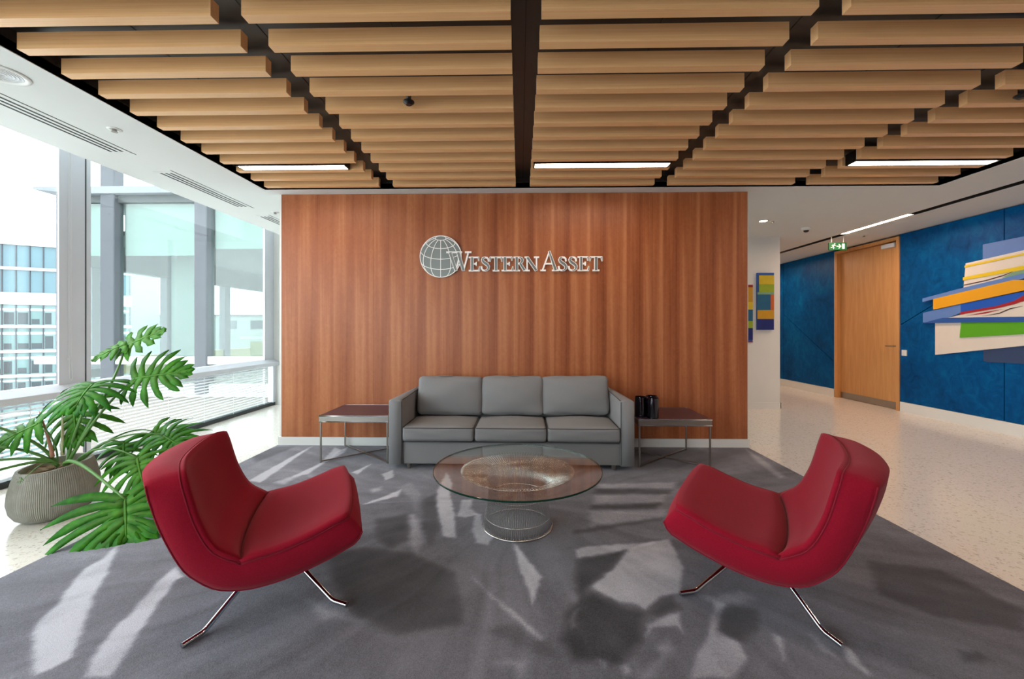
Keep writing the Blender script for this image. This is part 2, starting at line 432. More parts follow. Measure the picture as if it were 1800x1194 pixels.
def make_carpet():
    x0, x1, y0, y1, st = -2.655, 2.445, -0.9125, 4.5397, 0.0125
    xs = np.arange(x0, x1 + 1e-6, (x1 - x0) / round((x1 - x0) / st)); ys = np.arange(y0, y1 + 1e-6, (y1 - y0) / round((y1 - y0) / st))
    X, Y = np.meshgrid(xs, ys)
    rng = np.random.RandomState(3)
    def vnoise(px, py, seed):
        g = np.random.RandomState(seed).rand(64, 64)
        ix = np.floor(px).astype(int); iy = np.floor(py).astype(int); fx = px - ix; fy = py - iy
        fx = fx * fx * (3 - 2 * fx); fy = fy * fy * (3 - 2 * fy)
        a = g[iy % 64, ix % 64]; b = g[iy % 64, (ix + 1) % 64]; c = g[(iy + 1) % 64, ix % 64]; d = g[(iy + 1) % 64, (ix + 1) % 64]
        return (a * (1 - fx) + b * fx) * (1 - fy) + (c * (1 - fx) + d * fx) * fy - 0.5
    wx = X + 0.10 * vnoise(X * 4, Y * 4, 11); wy = Y + 0.10 * vnoise(X * 4 + 9, Y * 4, 12)
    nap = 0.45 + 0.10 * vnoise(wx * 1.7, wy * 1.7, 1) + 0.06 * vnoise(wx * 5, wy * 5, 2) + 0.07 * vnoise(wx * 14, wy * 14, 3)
    nap += 0.10 * np.clip((-1.2 - X) / 0.8, 0, 1) + 0.05 * np.clip((Y - 3.4) / 0.6, 0, 1) * (X < 0.9)  # base tone paler on the left and towards the far end
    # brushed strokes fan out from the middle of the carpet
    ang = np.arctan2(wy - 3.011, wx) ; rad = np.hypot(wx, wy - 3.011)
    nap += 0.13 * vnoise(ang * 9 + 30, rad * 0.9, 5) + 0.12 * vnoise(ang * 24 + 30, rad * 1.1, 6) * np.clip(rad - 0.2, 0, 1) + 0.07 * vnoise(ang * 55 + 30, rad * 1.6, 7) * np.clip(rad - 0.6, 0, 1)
    jx = X + 0.012 * vnoise(X * 30, Y * 30, 21); jy = Y + 0.012 * vnoise(X * 30, Y * 30, 22)
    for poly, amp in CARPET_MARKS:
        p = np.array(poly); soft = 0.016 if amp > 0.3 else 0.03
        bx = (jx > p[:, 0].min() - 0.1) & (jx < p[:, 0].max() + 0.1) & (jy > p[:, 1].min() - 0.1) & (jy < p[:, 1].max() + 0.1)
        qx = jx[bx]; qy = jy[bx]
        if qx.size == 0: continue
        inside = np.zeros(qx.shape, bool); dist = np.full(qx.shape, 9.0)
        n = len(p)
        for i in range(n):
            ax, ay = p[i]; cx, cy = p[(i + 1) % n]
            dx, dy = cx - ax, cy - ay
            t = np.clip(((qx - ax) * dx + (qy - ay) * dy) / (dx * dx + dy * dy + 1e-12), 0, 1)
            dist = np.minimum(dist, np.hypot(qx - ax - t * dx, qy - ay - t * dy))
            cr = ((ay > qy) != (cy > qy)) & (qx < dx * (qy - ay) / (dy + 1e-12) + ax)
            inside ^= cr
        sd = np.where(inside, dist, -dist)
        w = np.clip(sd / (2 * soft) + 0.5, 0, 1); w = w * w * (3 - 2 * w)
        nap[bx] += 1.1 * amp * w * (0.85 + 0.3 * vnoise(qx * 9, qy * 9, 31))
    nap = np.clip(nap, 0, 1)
    ny, nx = X.shape
    me = bpy.data.meshes.new('carpet')
    co = np.stack([X, Y, np.full(X.shape, 0.006)], -1).reshape(-1, 3).astype(np.float32)
    i = np.arange((ny - 1) * (nx - 1)); r = i // (nx - 1); c = i % (nx - 1); a = r * nx + c
    quads = np.stack([a, a + 1, a + nx + 1, a + nx], -1).reshape(-1)
    me.vertices.add(len(co)); me.vertices.foreach_set('co', co.ravel())
    nf = len(i); me.loops.add(nf * 4); me.loops.foreach_set('vertex_index', quads.astype(np.int32))
    me.polygons.add(nf); me.polygons.foreach_set('loop_start', np.arange(0, nf * 4, 4, dtype=np.int32))
    me.update(calc_edges=True)
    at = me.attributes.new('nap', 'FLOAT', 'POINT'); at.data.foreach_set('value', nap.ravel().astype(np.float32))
    me.materials.append(M['carpet'])
    o = bpy.data.objects.new('carpet', me); COL.objects.link(o)
    return o
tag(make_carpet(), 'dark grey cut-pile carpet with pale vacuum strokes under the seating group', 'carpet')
c = MB(); c.box(-2.66, 2.45, -0.9125, 4.5442, -0.1, 0.0)
struct(c.build('floor_slab', M['black']))

# ceiling: white plasterboard with a rectangular recess and a long slot
c = MB()
OX0, OX1, OY0, OY1 = -2.70, 4.31, -1.4600, 4.3526
c.box(-3.73, OX0, -3.65, 6.935, H, H + 0.06).box(OX1, 4.98, -3.65, 11.8625, H, H + 0.06).box(5.10, 6.2, -3.65, 11.8625, H, H + 0.06)
c.box(OX0, OX1, OY1, 11.8625, H, H + 0.06).box(OX0, OX1, -3.65, OY0, H, H + 0.06)
c.box(-3.76, -3.73, -3.65, 6.935, H, H + 0.40)
ceiling = struct(c.build('ceiling', M['ceiling']))
c = MB()
c.box(OX0 - 0.02, OX1 + 0.02, OY0 - 0.02, OY1 + 0.02, H + 0.125, H + 0.15)
c.box(OX0 - 0.02, OX0, OY0, OY1, H + 0.004, H + 0.125).box(OX1, OX1 + 0.02, OY0, OY1, H + 0.004, H + 0.125)
c.box(OX0, OX1, OY1, OY1 + 0.02, H + 0.004, H + 0.125).box(OX0, OX1, OY0 - 0.02, OY0, H + 0.004, H + 0.125)
c.build('recess_panel', M['black'], ceiling)
c = MB()
for x in (-2.05, -1.38, -0.67, 0.03, 0.73, 1.44, 2.14, 2.85, 3.55):
    c.box(x - 0.0025, x + 0.0025, OY0, OY1, H + 0.122, H + 0.126)
c.build('panel_joint', M['slot_black'], ceiling)
c = MB(); c.box(4.978, 4.986, -3.65, 11.8625, H + 0.001, H + 0.1).box(5.094, 5.102, -3.65, 11.8625, H + 0.001, H + 0.1).box(4.96, 5.12, -3.65, 11.8625, H + 0.10, H + 0.12).box(4.96, 4.98, -3.65, 11.8625, H + 0.06, H + 0.1).box(5.10, 5.12, -3.65, 11.8625, H + 0.06, H + 0.1)
c.build('slot_channel', M['slot_black'], ceiling)
c = MB(); c.box(-4.3, -3.73, -3.65, 6.935, H + 0.40, H + 0.45)
c.build('blind_recess', M['ceiling'], ceiling)
# pale oak slats in five fields
COLS = [(-2.645, -1.453), (-1.307, -0.044), (0.102, 1.366), (1.51, 2.775), (2.92, 4.19)]
ROW0, PITCH, SW, SH = 1.9226, 0.21088, 0.0548, 0.088
slat_mesh = {}
def bevelled_bar(L):
    b = 0.0015
    m = MB(); m.box(-L / 2, L / 2, 0, SW, 0, SH)
    return m.mesh('slat', M['slat'])
for ci, (x0, x1) in enumerate(COLS):
    L = round(x1 - x0, 3)
    if L not in slat_mesh: slat_mesh[L] = bevelled_bar(L)
    for r in range(-4, 12):
        inst('slat', slat_mesh[L], ceiling, ((x0 + x1) / 2, ROW0 + r * PITCH, H + 0.001))

# wood-veneered partition
p = MB(); p.box(-2.64, 2.452, 4.5123, 4.6537, 0, H)
wall_back = struct(p.build('wall_back', M['white']))
for a, b in ((-2.612, -1.5988), (-1.5972, -0.0807), (-0.0793, 1.4212), (1.4228, 2.438)):
    m = MB(); m.box(a, b, 4.4986, 4.5132, 0.098, H - 0.002); m.build('veneer_panel', M['cherry'], wall_back)
m = MB()
for x in (-1.598, -0.08, 1.422): m.box(x - 0.004, x + 0.004, 4.5059, 4.5128, 0.098, H - 0.002)
m.build('joint_strip', M['slot_black'], wall_back)
b = MB(); b.box(-2.645, 2.457, 4.4913, 4.5132, 0, 0.096)
struct(b.build('baseboard_back', M['white']))
# other white walls
w = MB(); w.box(-2.5, 4.165, 6.7342, 6.8438, 0, H).box(4.05, 4.165, 6.8438, 11.8625, 0, H); struct(w.build('wall_far', M['white']))
b = MB(); b.box(-2.5, 4.175, 6.7206, 6.7342, 0, 0.1).box(4.165, 4.18, 6.7206, 11.8625, 0, 0.1); struct(b.build('baseboard_far', M['white']))
w = MB(); w.box(-4.15, -2.4, 6.9167, 7.0263, 0, H + 0.45).box(-2.5, -2.4, 6.7525, 6.935, 0, H); struct(w.build('wall_left_end', M['white']))
w = MB(); w.box(4.0, 6.2, 11.8625, 11.9537, 0, H); struct(w.build('wall_corridor_end', M['white']))
w = MB(); w.box(-0.9, 6.2, -3.7412, -3.65, 0, H + 0.45).box(-4.3, 2.2, -3.7412, -3.65, 0, 0.5).box(-4.3, 2.2, -3.7412, -3.65, H + 0.05, H + 0.45)
for k in range(3): w.box(-4.3 + 1.6 * k, -4.15 + 1.6 * k, -3.7412, -3.65, 0.5, H + 0.05)
struct(w.build('wall_behind', M['white']))

# blue plaster wall with recessed joints, maple door
WX = 5.9
w = MB(); w.box(WX + 0.03, WX + 0.15, -3.65, 6.5746, 0, H).box(WX + 0.03, WX + 0.15, 7.884, 11.8625, 0, H).box(WX + 0.12, WX + 0.15, 6.57, 7.8931, 0, H)
wall_right = struct(w.build('wall_right', M['joint']))
yz = lambda p, q, h: (h, p, q)
B0, T0 = 0.155, 2.742
def lerp_line(a, b, y): return a[1] + (b[1] - a[1]) * (y - a[0]) / (b[0] - a[0])
g = 0.006
L1, L2 = (9.4188, 1.599), (7.8566, 0.621)
L3, L4 = (6.6111, 1.307), (6.028, 1.629)
zc = lerp_line(L3, L4, 5.183)
polys = [
    [(7.9022, lerp_line(L1, L2, 7.9022) + g), (9.4134, 1.599 + g), (9.4134, T0), (7.9022, T0)],
    [(7.9022, B0), (9.4134, B0), (9.4134, 1.599 - g), (7.9022, lerp_line(L1, L2, 7.9022) - g)],
    [(9.4243, B0), (11.8625, B0), (11.8625, T0), (9.4243, T0)],
    [(5.1794, zc + g), (6.5609, lerp_line(L3, L4, 6.5609) + g), (6.5609, T0), (5.1794, T0)],
    [(5.1794, B0), (6.5609, B0), (6.5609, lerp_line(L3, L4, 6.5609) - g), (5.1794, zc - g)],
    [(3.8325, B0), (5.1684, B0), (5.1684, T0), (3.8325, T0)], [(1.825, B0), (3.8215, B0), (3.8215, T0), (1.825, T0)],
    [(-0.9125, B0), (1.814, B0), (1.814, T0), (-0.9125, T0)], [(-3.65, B0), (-0.9234, B0), (-0.9234, T0), (-3.65, T0)]]
for pl in polys:
    m = MB(); m.prism(pl, yz, WX + 0.03, WX); m.build('plaster_panel', M['blue'], wall_right, fix=True)
b = MB(); b.box(WX - 0.012, WX + 0.03, 7.9068, 11.8625, 0, 0.15).box(WX - 0.012, WX + 0.03, -3.65, 6.5517, 0, 0.15)
struct(b.build('baseboard_right', M['white']))
d = thing('door_1', 'tall maple door in a maple frame set into the blue wall', 'door', (WX, 7.2270, 0)); d['kind'] = 'structure'; del d['category']
m = MB()
m.box(-0.012, 0.12, -0.657, -0.6068, 0, 2.72).box(-0.012, 0.12, 0.6068, 0.6753, 0, 2.72).box(-0.012, 0.12, -0.6068, 0.6068, 2.665, 2.72)
m.build('door_frame', M['maple'], d, bevel=0.003)
m = MB(); m.box(0.055, 0.10, -0.6023, 0.6023, 0.006, 2.66); leaf = m.build('door_leaf', M['maple'], d, bevel=0.002)
m = MB(); m.box(0.052, 0.056, -0.5977, 0.5977, 0.01, 0.115); m.build('kick_plate', M['steel'], leaf)
m = MB(); m.tube([(0.056, -0.5338, 1.005), (0.0, -0.5338, 1.005), (-0.006, -0.5247, 1.005), (-0.006, -0.4152, 1.005)], 0.010, 8).lathe([(0.026, 0), (0.026, 0.008)], 16, (0.05, -0.5338, 1.0))
m.build('door_lever', M['steel'], leaf, smooth=True)
m = MB(); m.box(-0.006, 0.056, -0.5657, -0.3285, 2.575, 2.64); m.build('door_closer', M['alu'], leaf, bevel=0.006)
m = MB(); m.box(WX - 0.012, WX, 6.4422, 6.5244, 0.865, 0.955).box(WX - 0.018, WX - 0.012, 6.4651, 6.5016, 0.885, 0.935)
tag(m.build('wall_switch', M['plastic'], bevel=0.003), 'small white switch plate on the blue wall beside the maple door', 'switch')

# glazed wall on the left: transom, mullions, panes, slatted blinds below
GX = -4.15
m = MB()
prof = [(-4.20, 0.665), (-4.05, 0.665), (-4.05, 0.722), (-4.15, 0.778), (-4.20, 0.778)]
m.prism(prof, lambda p, q, h: (p, h, q), -3.650, 6.9167)
sill = struct(m.build('window_sill', M['alu'], bevel=0.003, fix=True))
m = MB(); m.box(-4.22, -4.12, -3.65, 6.9167, 0, 0.055); struct(m.build('trim_1', M['alu_dark'], bevel=0.004))
for k, (y0, y1) in enumerate(((3.650, 3.933), (0.319, 0.602), (-3.011, -2.728))):
    m = MB()
    m.box(GX - 0.001, -4.138, y0, y0 + 0.0912, 0.74, 3.15).box(GX - 0.001, -4.143, y0 + 0.0958, y0 + 0.1916, 0.74, 3.15).box(GX - 0.001, -4.148, y0 + 0.1916, y0 + 0.2327, 0.74, 3.15)
    fr = m.build('trim_%d' % (k + 2), M['alu'], bevel=0.004); struct(fr)
    m = MB(); m.box(GX - 0.02, -4.146, y0 + 0.2336, y0 + 0.2427, 0.05, 3.15); m.build('gasket', M['alu_dark'], fr)
    m = MB(); m.box(GX - 0.02, -4.144, y0 + 0.2436, y1, 0.05, 3.15).box(GX - 0.05, -4.12, y0, y0 + 0.0456, 0.05, 0.68); m.build('frame_post', M['alu'], fr)
m = MB(); m.box(GX - 0.02, -4.143, 6.6612, 6.9167, 0.74, 3.15).box(GX - 0.05, -4.11, 6.8438, 6.9167, 0.05, 0.68).box(GX - 0.012, -4.13, 6.6476, 6.6612, 0.05, 3.15)
struct(m.build('trim_5', M['alu'], bevel=0.003))
m = MB(); m.box(-4.2, -0.9, -3.7047, -3.6956, 0.5, H + 0.05); struct(m.build('window_4', M['glass']))
wn = 0
for (y0, y1) in ((3.933, 6.652), (0.602, 3.650), (-2.728, 0.319)):
    wn += 1
    m = MB(); m.box(GX - 0.012, GX, y0, y1, 0.76, 3.15)
    wo = struct(m.build('window_%d' % wn, M['glass']))
    m = MB(); m.box(GX - 0.012, GX, y0, y1 if wn > 1 else 6.844, 0.05, 0.68); m.build('lower_pane', M['glass'], wo)
slm = {}
for k, (y0, y1, lab) in enumerate(((3.951, 6.652, 'white slatted blind below the sill, the one reaching the far white wall'), (0.639, 3.641, 'white slatted blind below the sill behind the plant pot'))):
    bl = thing('venetian_blind', lab, 'blind', (-4.105, (y0 + y1) / 2, 0.06), 0, 'slatted blinds below the sill')
    L = y1 - y0
    m = MB(); c0 = 0.0145
    e0 = 0.0055
    m.add([(-c0, -L / 2, e0), (c0, -L / 2, -e0), (c0, L / 2, -e0), (-c0, L / 2, e0), (-c0, -L / 2, e0 + 0.002), (c0, -L / 2, 0.002 - e0), (c0, L / 2, 0.002 - e0), (-c0, L / 2, e0 + 0.002)],
          [(0, 3, 2, 1), (4, 5, 6, 7), (0, 1, 5, 4), (2, 3, 7, 6), (1, 2, 6, 5), (3, 0, 4, 7)])
    sm = m.mesh('slat', M['white_metal'])
    for i in range(16):
        inst('slat', sm, bl, (0, 0, 0.03 + i * 0.0368))
    m = MB(); m.tube([(0.016, 0, 0.0), (0.016, 0, 0.6)], 0.002, 5); cm = m.mesh('ladder_cord', M['plastic'])
    for q in range(5): inst('ladder_cord', cm, bl, (0, -L / 2 + 0.25 + (L - 0.5) * q / 4, 0))
m = MB()
pts = [(-4.132, 3.7276, 2.9), (-4.132, 3.7276, 1.05), (-4.132, 3.7339, 0.83), (-4.132, 3.7458, 0.80), (-4.132, 3.7577, 0.83), (-4.132, 3.7458, 1.05), (-4.132, 3.7458, 2.9)]
m.tube(pts, 0.0022, 6).box(-4.139, -4.128, 3.7184, 3.7367, 0.995, 1.01)
tag(m.build('blind_cord', M['plastic']), 'thin looped blind cord hanging on the grey window mullion', 'cord')

# ================================================================== FURNITURE
def resample(pts, n):
    """Catmull-Rom through pts, n points evenly by arc length"""
    P = [np.array(p, float) for p in pts]
    P = [2 * P[0] - P[1]] + P + [2 * P[-1] - P[-2]]
    out = []
    for i in range(1, len(P) - 2):
        for k in range(12):
            t = k / 12
            a, b, c, d = P[i - 1], P[i], P[i + 1], P[i + 2]
            out.append(0.5 * (2 * b + (c - a) * t + (2 * a - 5 * b + 4 * c - d) * t * t + (3 * b - a - 3 * c + d) * t ** 3))
    out.append(P[-2]); out = np.array(out)
    s = np.r_[0, np.cumsum(np.linalg.norm(np.diff(out, axis=0), axis=1))]
    q = np.linspace(0, s[-1], n)
    return np.stack([np.interp(q, s, out[:, k]) for k in range(out.shape[1])], 1)

def make_lounge_chair(label, loc, rz):
    t = thing('lounge_chair', label, 'chair', loc, rz, 'red lounge chairs around the glass table')
    # side profiles (forward, height): visible inner edge and outer edge
    back_in = resample([(-0.300, 0.727), (-0.278, 0.622), (-0.244, 0.502), (-0.187, 0.393), (-0.095, 0.328)], 18)
    seat_in = resample([(-0.091, 0.328), (-0.012, 0.337), (0.066, 0.351), (0.188, 0.389), (0.312, 0.440)], 18)
    outer = resample([(-0.402, 0.698), (-0.388, 0.613), (-0.353, 0.490), (-0.292, 0.347), (-0.235, 0.279), (-0.18, 0.237), (-0.11, 0.216), (-0.03, 0.211),
                      (0.085, 0.226), (0.212, 0.262), (0.300, 0.297), (0.346, 0.320), (0.368, 0.362)], 36)
    inner = np.vstack([back_in, seat_in])
    N = 25
    S = np.linspace(-1, 1, N)
    dome = 1 - np.abs(S) ** 2.4
    WI, WO = 0.382, 0.362
    def disp_in(i):
        if i < 18:
            k = i / 17; return np.array([-0.05 * (1 - k) - 0.036 * k, -0.004 * (1 - k) - 0.014 * k])
        k = (i - 18) / 17; return np.array([-0.036 * (1 - k) ** 2 + 0.028 * k ** 2, -0.014 - 0.012 * math.sin(k * 3.1) + 0.008 * k])
    def disp_out(i):
        k = i / 35
        if k < 0.45: return np.array([-0.078 * (1 - (k / 0.52) ** 2), -0.012 * k])
        return np.array([0.012 * (k - 0.45), -0.012 + 0.004 * k])
    def wid(i): return WI - 0.012 * (1 - min(i, 12) / 12) - 0.016 * max(0, 1 - i / 2.5) ** 2 - 0.010 * max(0, (i - 28) / 7) - 0.012 * max(0, 1 - (35 - i) / 2.5) ** 2
    IN = [[(inner[i][0] + disp_in(i)[0] * d, s * wid(i), inner[i][1] + disp_in(i)[1] * d - (0.016 * max(0, 1 - i / 3) + 0.010 * max(0, 1 - (35 - i) / 3)) * abs(s) ** 9) for s, d in zip(S, dome)] for i in range(36)]
    OUT = [[(outer[i][0] + disp_out(i)[0] * d, s * WO, outer[i][1] + disp_out(i)[1] * d - 0.016 * max(0, 1 - i / 3) * abs(s) ** 9) for s, d in zip(S, dome)] for i in range(36)]
    # shell: outside, side bands, top and front faces
    m = MB()
    m.grid([list(reversed(r)) for r in OUT])
    def blend(a, b, k, puff=0.0, nrm=(0, 0, 0)):
        return tuple(a[j] + (b[j] - a[j]) * k + puff * math.sin(math.pi * k) * nrm[j] for j in range(3))
    for side, sg in ((0, -1), (N - 1, 1)):
        rows = [[blend(IN[i][side], OUT[i][side], k / 5, 0.012 * min(1, min(i, 35 - i) / 5), (0, sg, 0)) for k in range(6)] for i in range(36)]
        m.grid(rows if sg > 0 else [list(reversed(r)) for r in rows])
    m.grid([[blend(IN[0][j], OUT[0][j], k / 5, 0.012 * min(1, min(j, N - 1 - j) / 4), (-0.2, 0, 1)) for j in range(N)] for k in range(6)])
    m.grid([[blend(OUT[35][j], IN[35][j], k / 5, 0.012 * min(1, min(j, N - 1 - j) / 4), (0.9, 0, 0.2)) for j in range(N)] for k in range(6)])
    # inner lining just under the pads closes the shell
    sh = m.build('shell', M['red'], t, fix=True, auto=50)
    def pad(name, rows, th, fold):
        m = MB()
        R_, C_ = len(rows), len(rows[0])
        top = []
        for i, r in enumerate(rows):
            rr = []
            for j, p in enumerate(r):
                e = min(i, R_ - 1 - i) / (R_ - 1) * 2; f_ = min(j, C_ - 1 - j) / (C_ - 1) * 2
                a = min(1, e * 4) ** 0.5 * min(1, f_ * 5) ** 0.5
                fd = (R_ - 1 - i) if fold < 0 else i          # rows away from the fold between back and seat
                a += (-2.2, -0.3, 0.5, 0.3)[fd] * min(1, f_ * 6) if fd < 4 else 0
                # inward normal approximated from neighbours
                q = rows[min(i + 1, R_ - 1)][j]; w = rows[max(i - 1, 0)][j]
                tx, tz = q[0] - w[0], q[2] - w[2]; l = math.hypot(tx, tz) or 1
                rr.append((p[0] + th * a * -tz / l, p[1], p[2] + th * a * tx / l))
            top.append(rr)
        m.grid(top); o = m.build(name, M['red'], t, smooth=True)
        md = o.modifiers.new('solid', 'SOLIDIFY'); md.thickness = 0.02; md.offset = -1
        return o
    b = pad('back_pad', IN[:18], 0.010, -1)
    s = pad('seat_pad', IN[18:], 0.012, 1)
    m = MB(); edge = [IN[0][j] for j in range(N)]
    m.tube([IN[i][0] for i in range(17, -1, -1)] + edge[1:-1] + [IN[i][N - 1] for i in range(18)], 0.0032, 6)
    m.build('piping', M['red_pipe'], b, smooth=True)
    m = MB(); m.tube([IN[i][0] for i in range(18, 36)] + IN[35][1:-1] + [IN[i][N - 1] for i in range(35, 17, -1)], 0.0032, 6)
    m.build('piping', M['red_pipe'], s, smooth=True)
    m = MB()
    for side in (0, N - 1): m.tube([OUT[i][side] for i in range(36)], 0.0035, 6)
    m.build('piping', M['red_pipe'], sh, smooth=True)
    # four-armed tubular base
    m = MB(); m.lathe([(0.085, 0.175), (0.085, 0.19), (0.03, 0.195), (0.03, 0.21)], 24); m.build('hub', M['chrome'], t, auto=40)
    for a in (45, 135, 225, 315):
        ca, sa = math.cos(R(a)), math.sin(R(a))
        path = [(0.432, 0.013), (0.362, 0.013), (0.343, 0.017), (0.326, 0.026), (0.06, 0.185)]
        m = MB(); m.tube([(r * ca, r * sa, z) for r, z in path], 0.0115, 10); m.build('leg', M['chrome'], t, auto=40)
    return t
make_lounge_chair('red wool lounge chair standing nearest the potted plant', (-1.195, 2.031, 0.006), R(24.7))
make_lounge_chair('red wool lounge chair standing on the side of the blue wall', (1.182, 2.093, 0.006), R(148.4))

# ---------------------------------------------------------------- sofa
def make_sofa():
    t = thing('sofa', 'grey three-seat sofa with box cushions against the wood wall', 'sofa', (-0.085, 3.7412, 0.006), R(-0.5))
    def arm(sg):
        m = MB(); w, n = 0.128, 10
        # plan: slightly toed in towards the back; top rises gently
        rows = []
        ys = [0.0, 0.02, 0.18, 0.36, 0.55, 0.68, 0.712]
        xo = lambda y: (1.115 - 0.075 * y / 0.712); xi = lambda y: (0.985 - 0.005 * y)
        zt = lambda y: 0.628 + 0.025 * y / 0.712
        for y in ys:
            a, b, z = xi(y), xo(y), zt(y); r = 0.022
            e = 0.008 if y in (0.0, 0.712) else 0.0
            ring = [(a + e, 0.04), (a + e, z - r), (a + r * 0.3 + e, z - r * 0.3 - e), (a + r + e, z - e), ((a + b) / 2, z + 0.004 - e), (b - r - e, z - e), (b - r * 0.3 - e, z - r * 0.3 - e), (b - e, z - r), (b - e, 0.04)]
            rows.append([(sg * x, y, zz) for x, zz in ring])
        m.grid(rows if sg < 0 else [list(reversed(r_)) for r_ in rows])
        m.add(rows[0], [tuple(range(9))]); m.add(rows[-1], [tuple(range(8, -1, -1))])
        m.add([rows[0][0], rows[0][-1], rows[-1][-1], rows[-1][0]], [(0, 1, 2, 3)])
        o = m.build('armrest', M['grey'], t, fix=True, auto=40)
        p = MB(); p.tube([(sg * (xi(y) + 0.002), y, zt(y) - 0.004) for y in ys[1:]], 0.003, 6)
        p.tube([(sg * (xi(0) + 0.004), 0.0, 0.05), (sg * (xi(0) + 0.004), 0.0, zt(0) - 0.012)], 0.003, 6); p.build('piping', M['grey_pipe'], o, smooth=True)
    arm(-1); arm(1)
    m = MB(); m.rbox((0, 0.365, 0.14), (1.975, 0.69, 0.2), 0.012, 6); m.build('base', M['grey'], t, auto=40)
    m = MB(); m.rbox((0, 0.645, 0.36), (1.98, 0.13, 0.64), 0.03, 6); m.build('back_frame', M['grey'], t, auto=40)
    for k in range(3):
        x = (k - 1) * 0.657
        m = MB(); m.rbox((x, 0.246, 0.318), (0.648, 0.53, 0.128), 0.026, 10, (0.004, 0.010, 0.030 + 0.004 * k), 0.002, k + 3)
        o = m.build('seat_cushion', M['grey'], t, auto=60)
        p = MB()
        for z in (0.378, 0.259):
            p.tube([(x - 0.318, 0.45, z), (x - 0.322, 0.0, z), (x - 0.306, -0.019, z), (x, -0.026, z), (x + 0.306, -0.019, z), (x + 0.322, 0.0, z), (x + 0.318, 0.45, z)], 0.0032, 6)
        p.build('piping', M['grey_pipe'], o, smooth=True)
    for k in range(3):
        x = (-0.63, 0.005, 0.635)[k]; w = (0.645, 0.615, 0.665)[k]
        m = MB(); m.rbox((0, 0, 0), (w, 0.15, 0.38), 0.034, 10, (0.008, 0.055, 0.008), 0.006, k + 11)
        o = m.build('back_cushion', M['grey'], t, auto=60)
        o.location = (x, 0.506, 0.588 + (0.0, 0.003, 0.005)[k]); o.rotation_euler = (R(-11), R((0.6, 0, -0.8)[k]), R((1.2, -0.6, -1.0)[k]))
        p = MB(); a, b = w / 2 - 0.012, 0.1755
        for yy in (-0.052, 0.052):
            p.tube([(-a, yy, -b), (-a - 0.006, yy, 0), (-a, yy, b - 0.004), (-a + 0.02, yy, b + 0.006), (0, yy, b + 0.012), (a - 0.02, yy, b + 0.006), (a, yy, b - 0.004), (a + 0.006, yy, 0), (a, yy, -b)], 0.0032, 6)
        p.build('piping', M['grey_pipe'], o, smooth=True)
    for x in (-0.93, 0.93):
        for y in (0.03, 0.66):
            m = MB(); m.lathe([(0.016, 0), (0.022, 0.045)], 12, (x, y, 0)); m.build('foot', M['steel'], t, auto=40)
make_sofa()

# ---------------------------------------------------------------- side tables
M['plum'] = plain('plum_lacquer', srgb(66, 44, 60), 0.3, var=0.08, scale=3)
def make_side_table(label, x0, x1, y0, y1, h):
    t = thing('side_table', label, 'table', ((x0 + x1) / 2, (y0 + y1) / 2, 0.006), 0, 'steel side tables beside the sofa')
    a, b = (x1 - x0) / 2, (y1 - y0) / 2
    m = MB(); m.box(-a, a, -b, b, h - 0.008, h); m.build('top', M['plum'], t, bevel=0.002)
    m = MB(); k = 0.012
    for z0, z1 in ((h - 0.052, h - 0.008),):
        m.box(-a, a, -b, -b + k, z0, z1).box(-a, a, b - k, b, z0, z1).box(-a, -a + k, -b + k, b - k, z0, z1).box(a - k, a, -b + k, b - k, z0, z1)
    ap = m.build('apron', M['steel'], t)
    m = MB(); e = 0.003
    for z0, z1 in ((h - 0.010, h + 0.0015), (h - 0.062, h - 0.052)):
        m.box(-a - e, a + e, -b - e, -b + 0.006, z0, z1).box(-a - e, a + e, b - 0.006, b + e, z0, z1).box(-a - e, -a + 0.006, -b, b, z0, z1).box(a - 0.006, a + e, -b, b, z0, z1)
    m.build('edge_rail', M['chrome'], ap)
    lg = 0.014
    for sx in (-1, 1):
        for sy in (-1, 1):
            m = MB(); cx, cy = sx * (a - 0.012), sy * (b - 0.012)
            m.box(cx - lg / 2, cx + lg / 2, cy - lg / 2, cy + lg / 2, 0, h - 0.06); m.build('leg', M['steel'], t, bevel=0.0015)
    for sg in (-1, 1):
        dx, dy = a - 0.012, sg * (b - 0.012); l = math.hypot(dx, dy); nx, ny = -dy / l * 0.006, dx / l * 0.006
        z0 = 0.006 if sg < 0 else 0.0075
        m = MB(); m.add([(-dx - nx, -dy - ny, z0), (dx - nx, dy - ny, z0), (dx + nx, dy + ny, z0), (-dx + nx, -dy + ny, z0), (-dx - nx, -dy - ny, z0 + 0.012), (dx - nx, dy - ny, z0 + 0.012), (dx + nx, dy + ny, z0 + 0.012), (-dx + nx, -dy + ny, z0 + 0.012)],
            [(0, 3, 2, 1), (4, 5, 6, 7), (0, 1, 5, 4), (1, 2, 6, 5), (2, 3, 7, 6), (3, 0, 4, 7)])
        m.build('stretcher', M['steel'], t)
make_side_table('low steel side table with bare plum top on the window side of the sofa', -1.905, -1.245, 3.9009, 4.4758, 0.45)
make_side_table('low steel side table carrying dark glass tumblers beside the sofa', 1.085, 1.752, 3.8234, 4.3982, 0.445)
_t = NT('smoked_blue_glass'); M['smoke'] = _t.set(srgb(8, 9, 20), 0.06); _t.b.inputs['Coat Weight'].default_value = 0.5
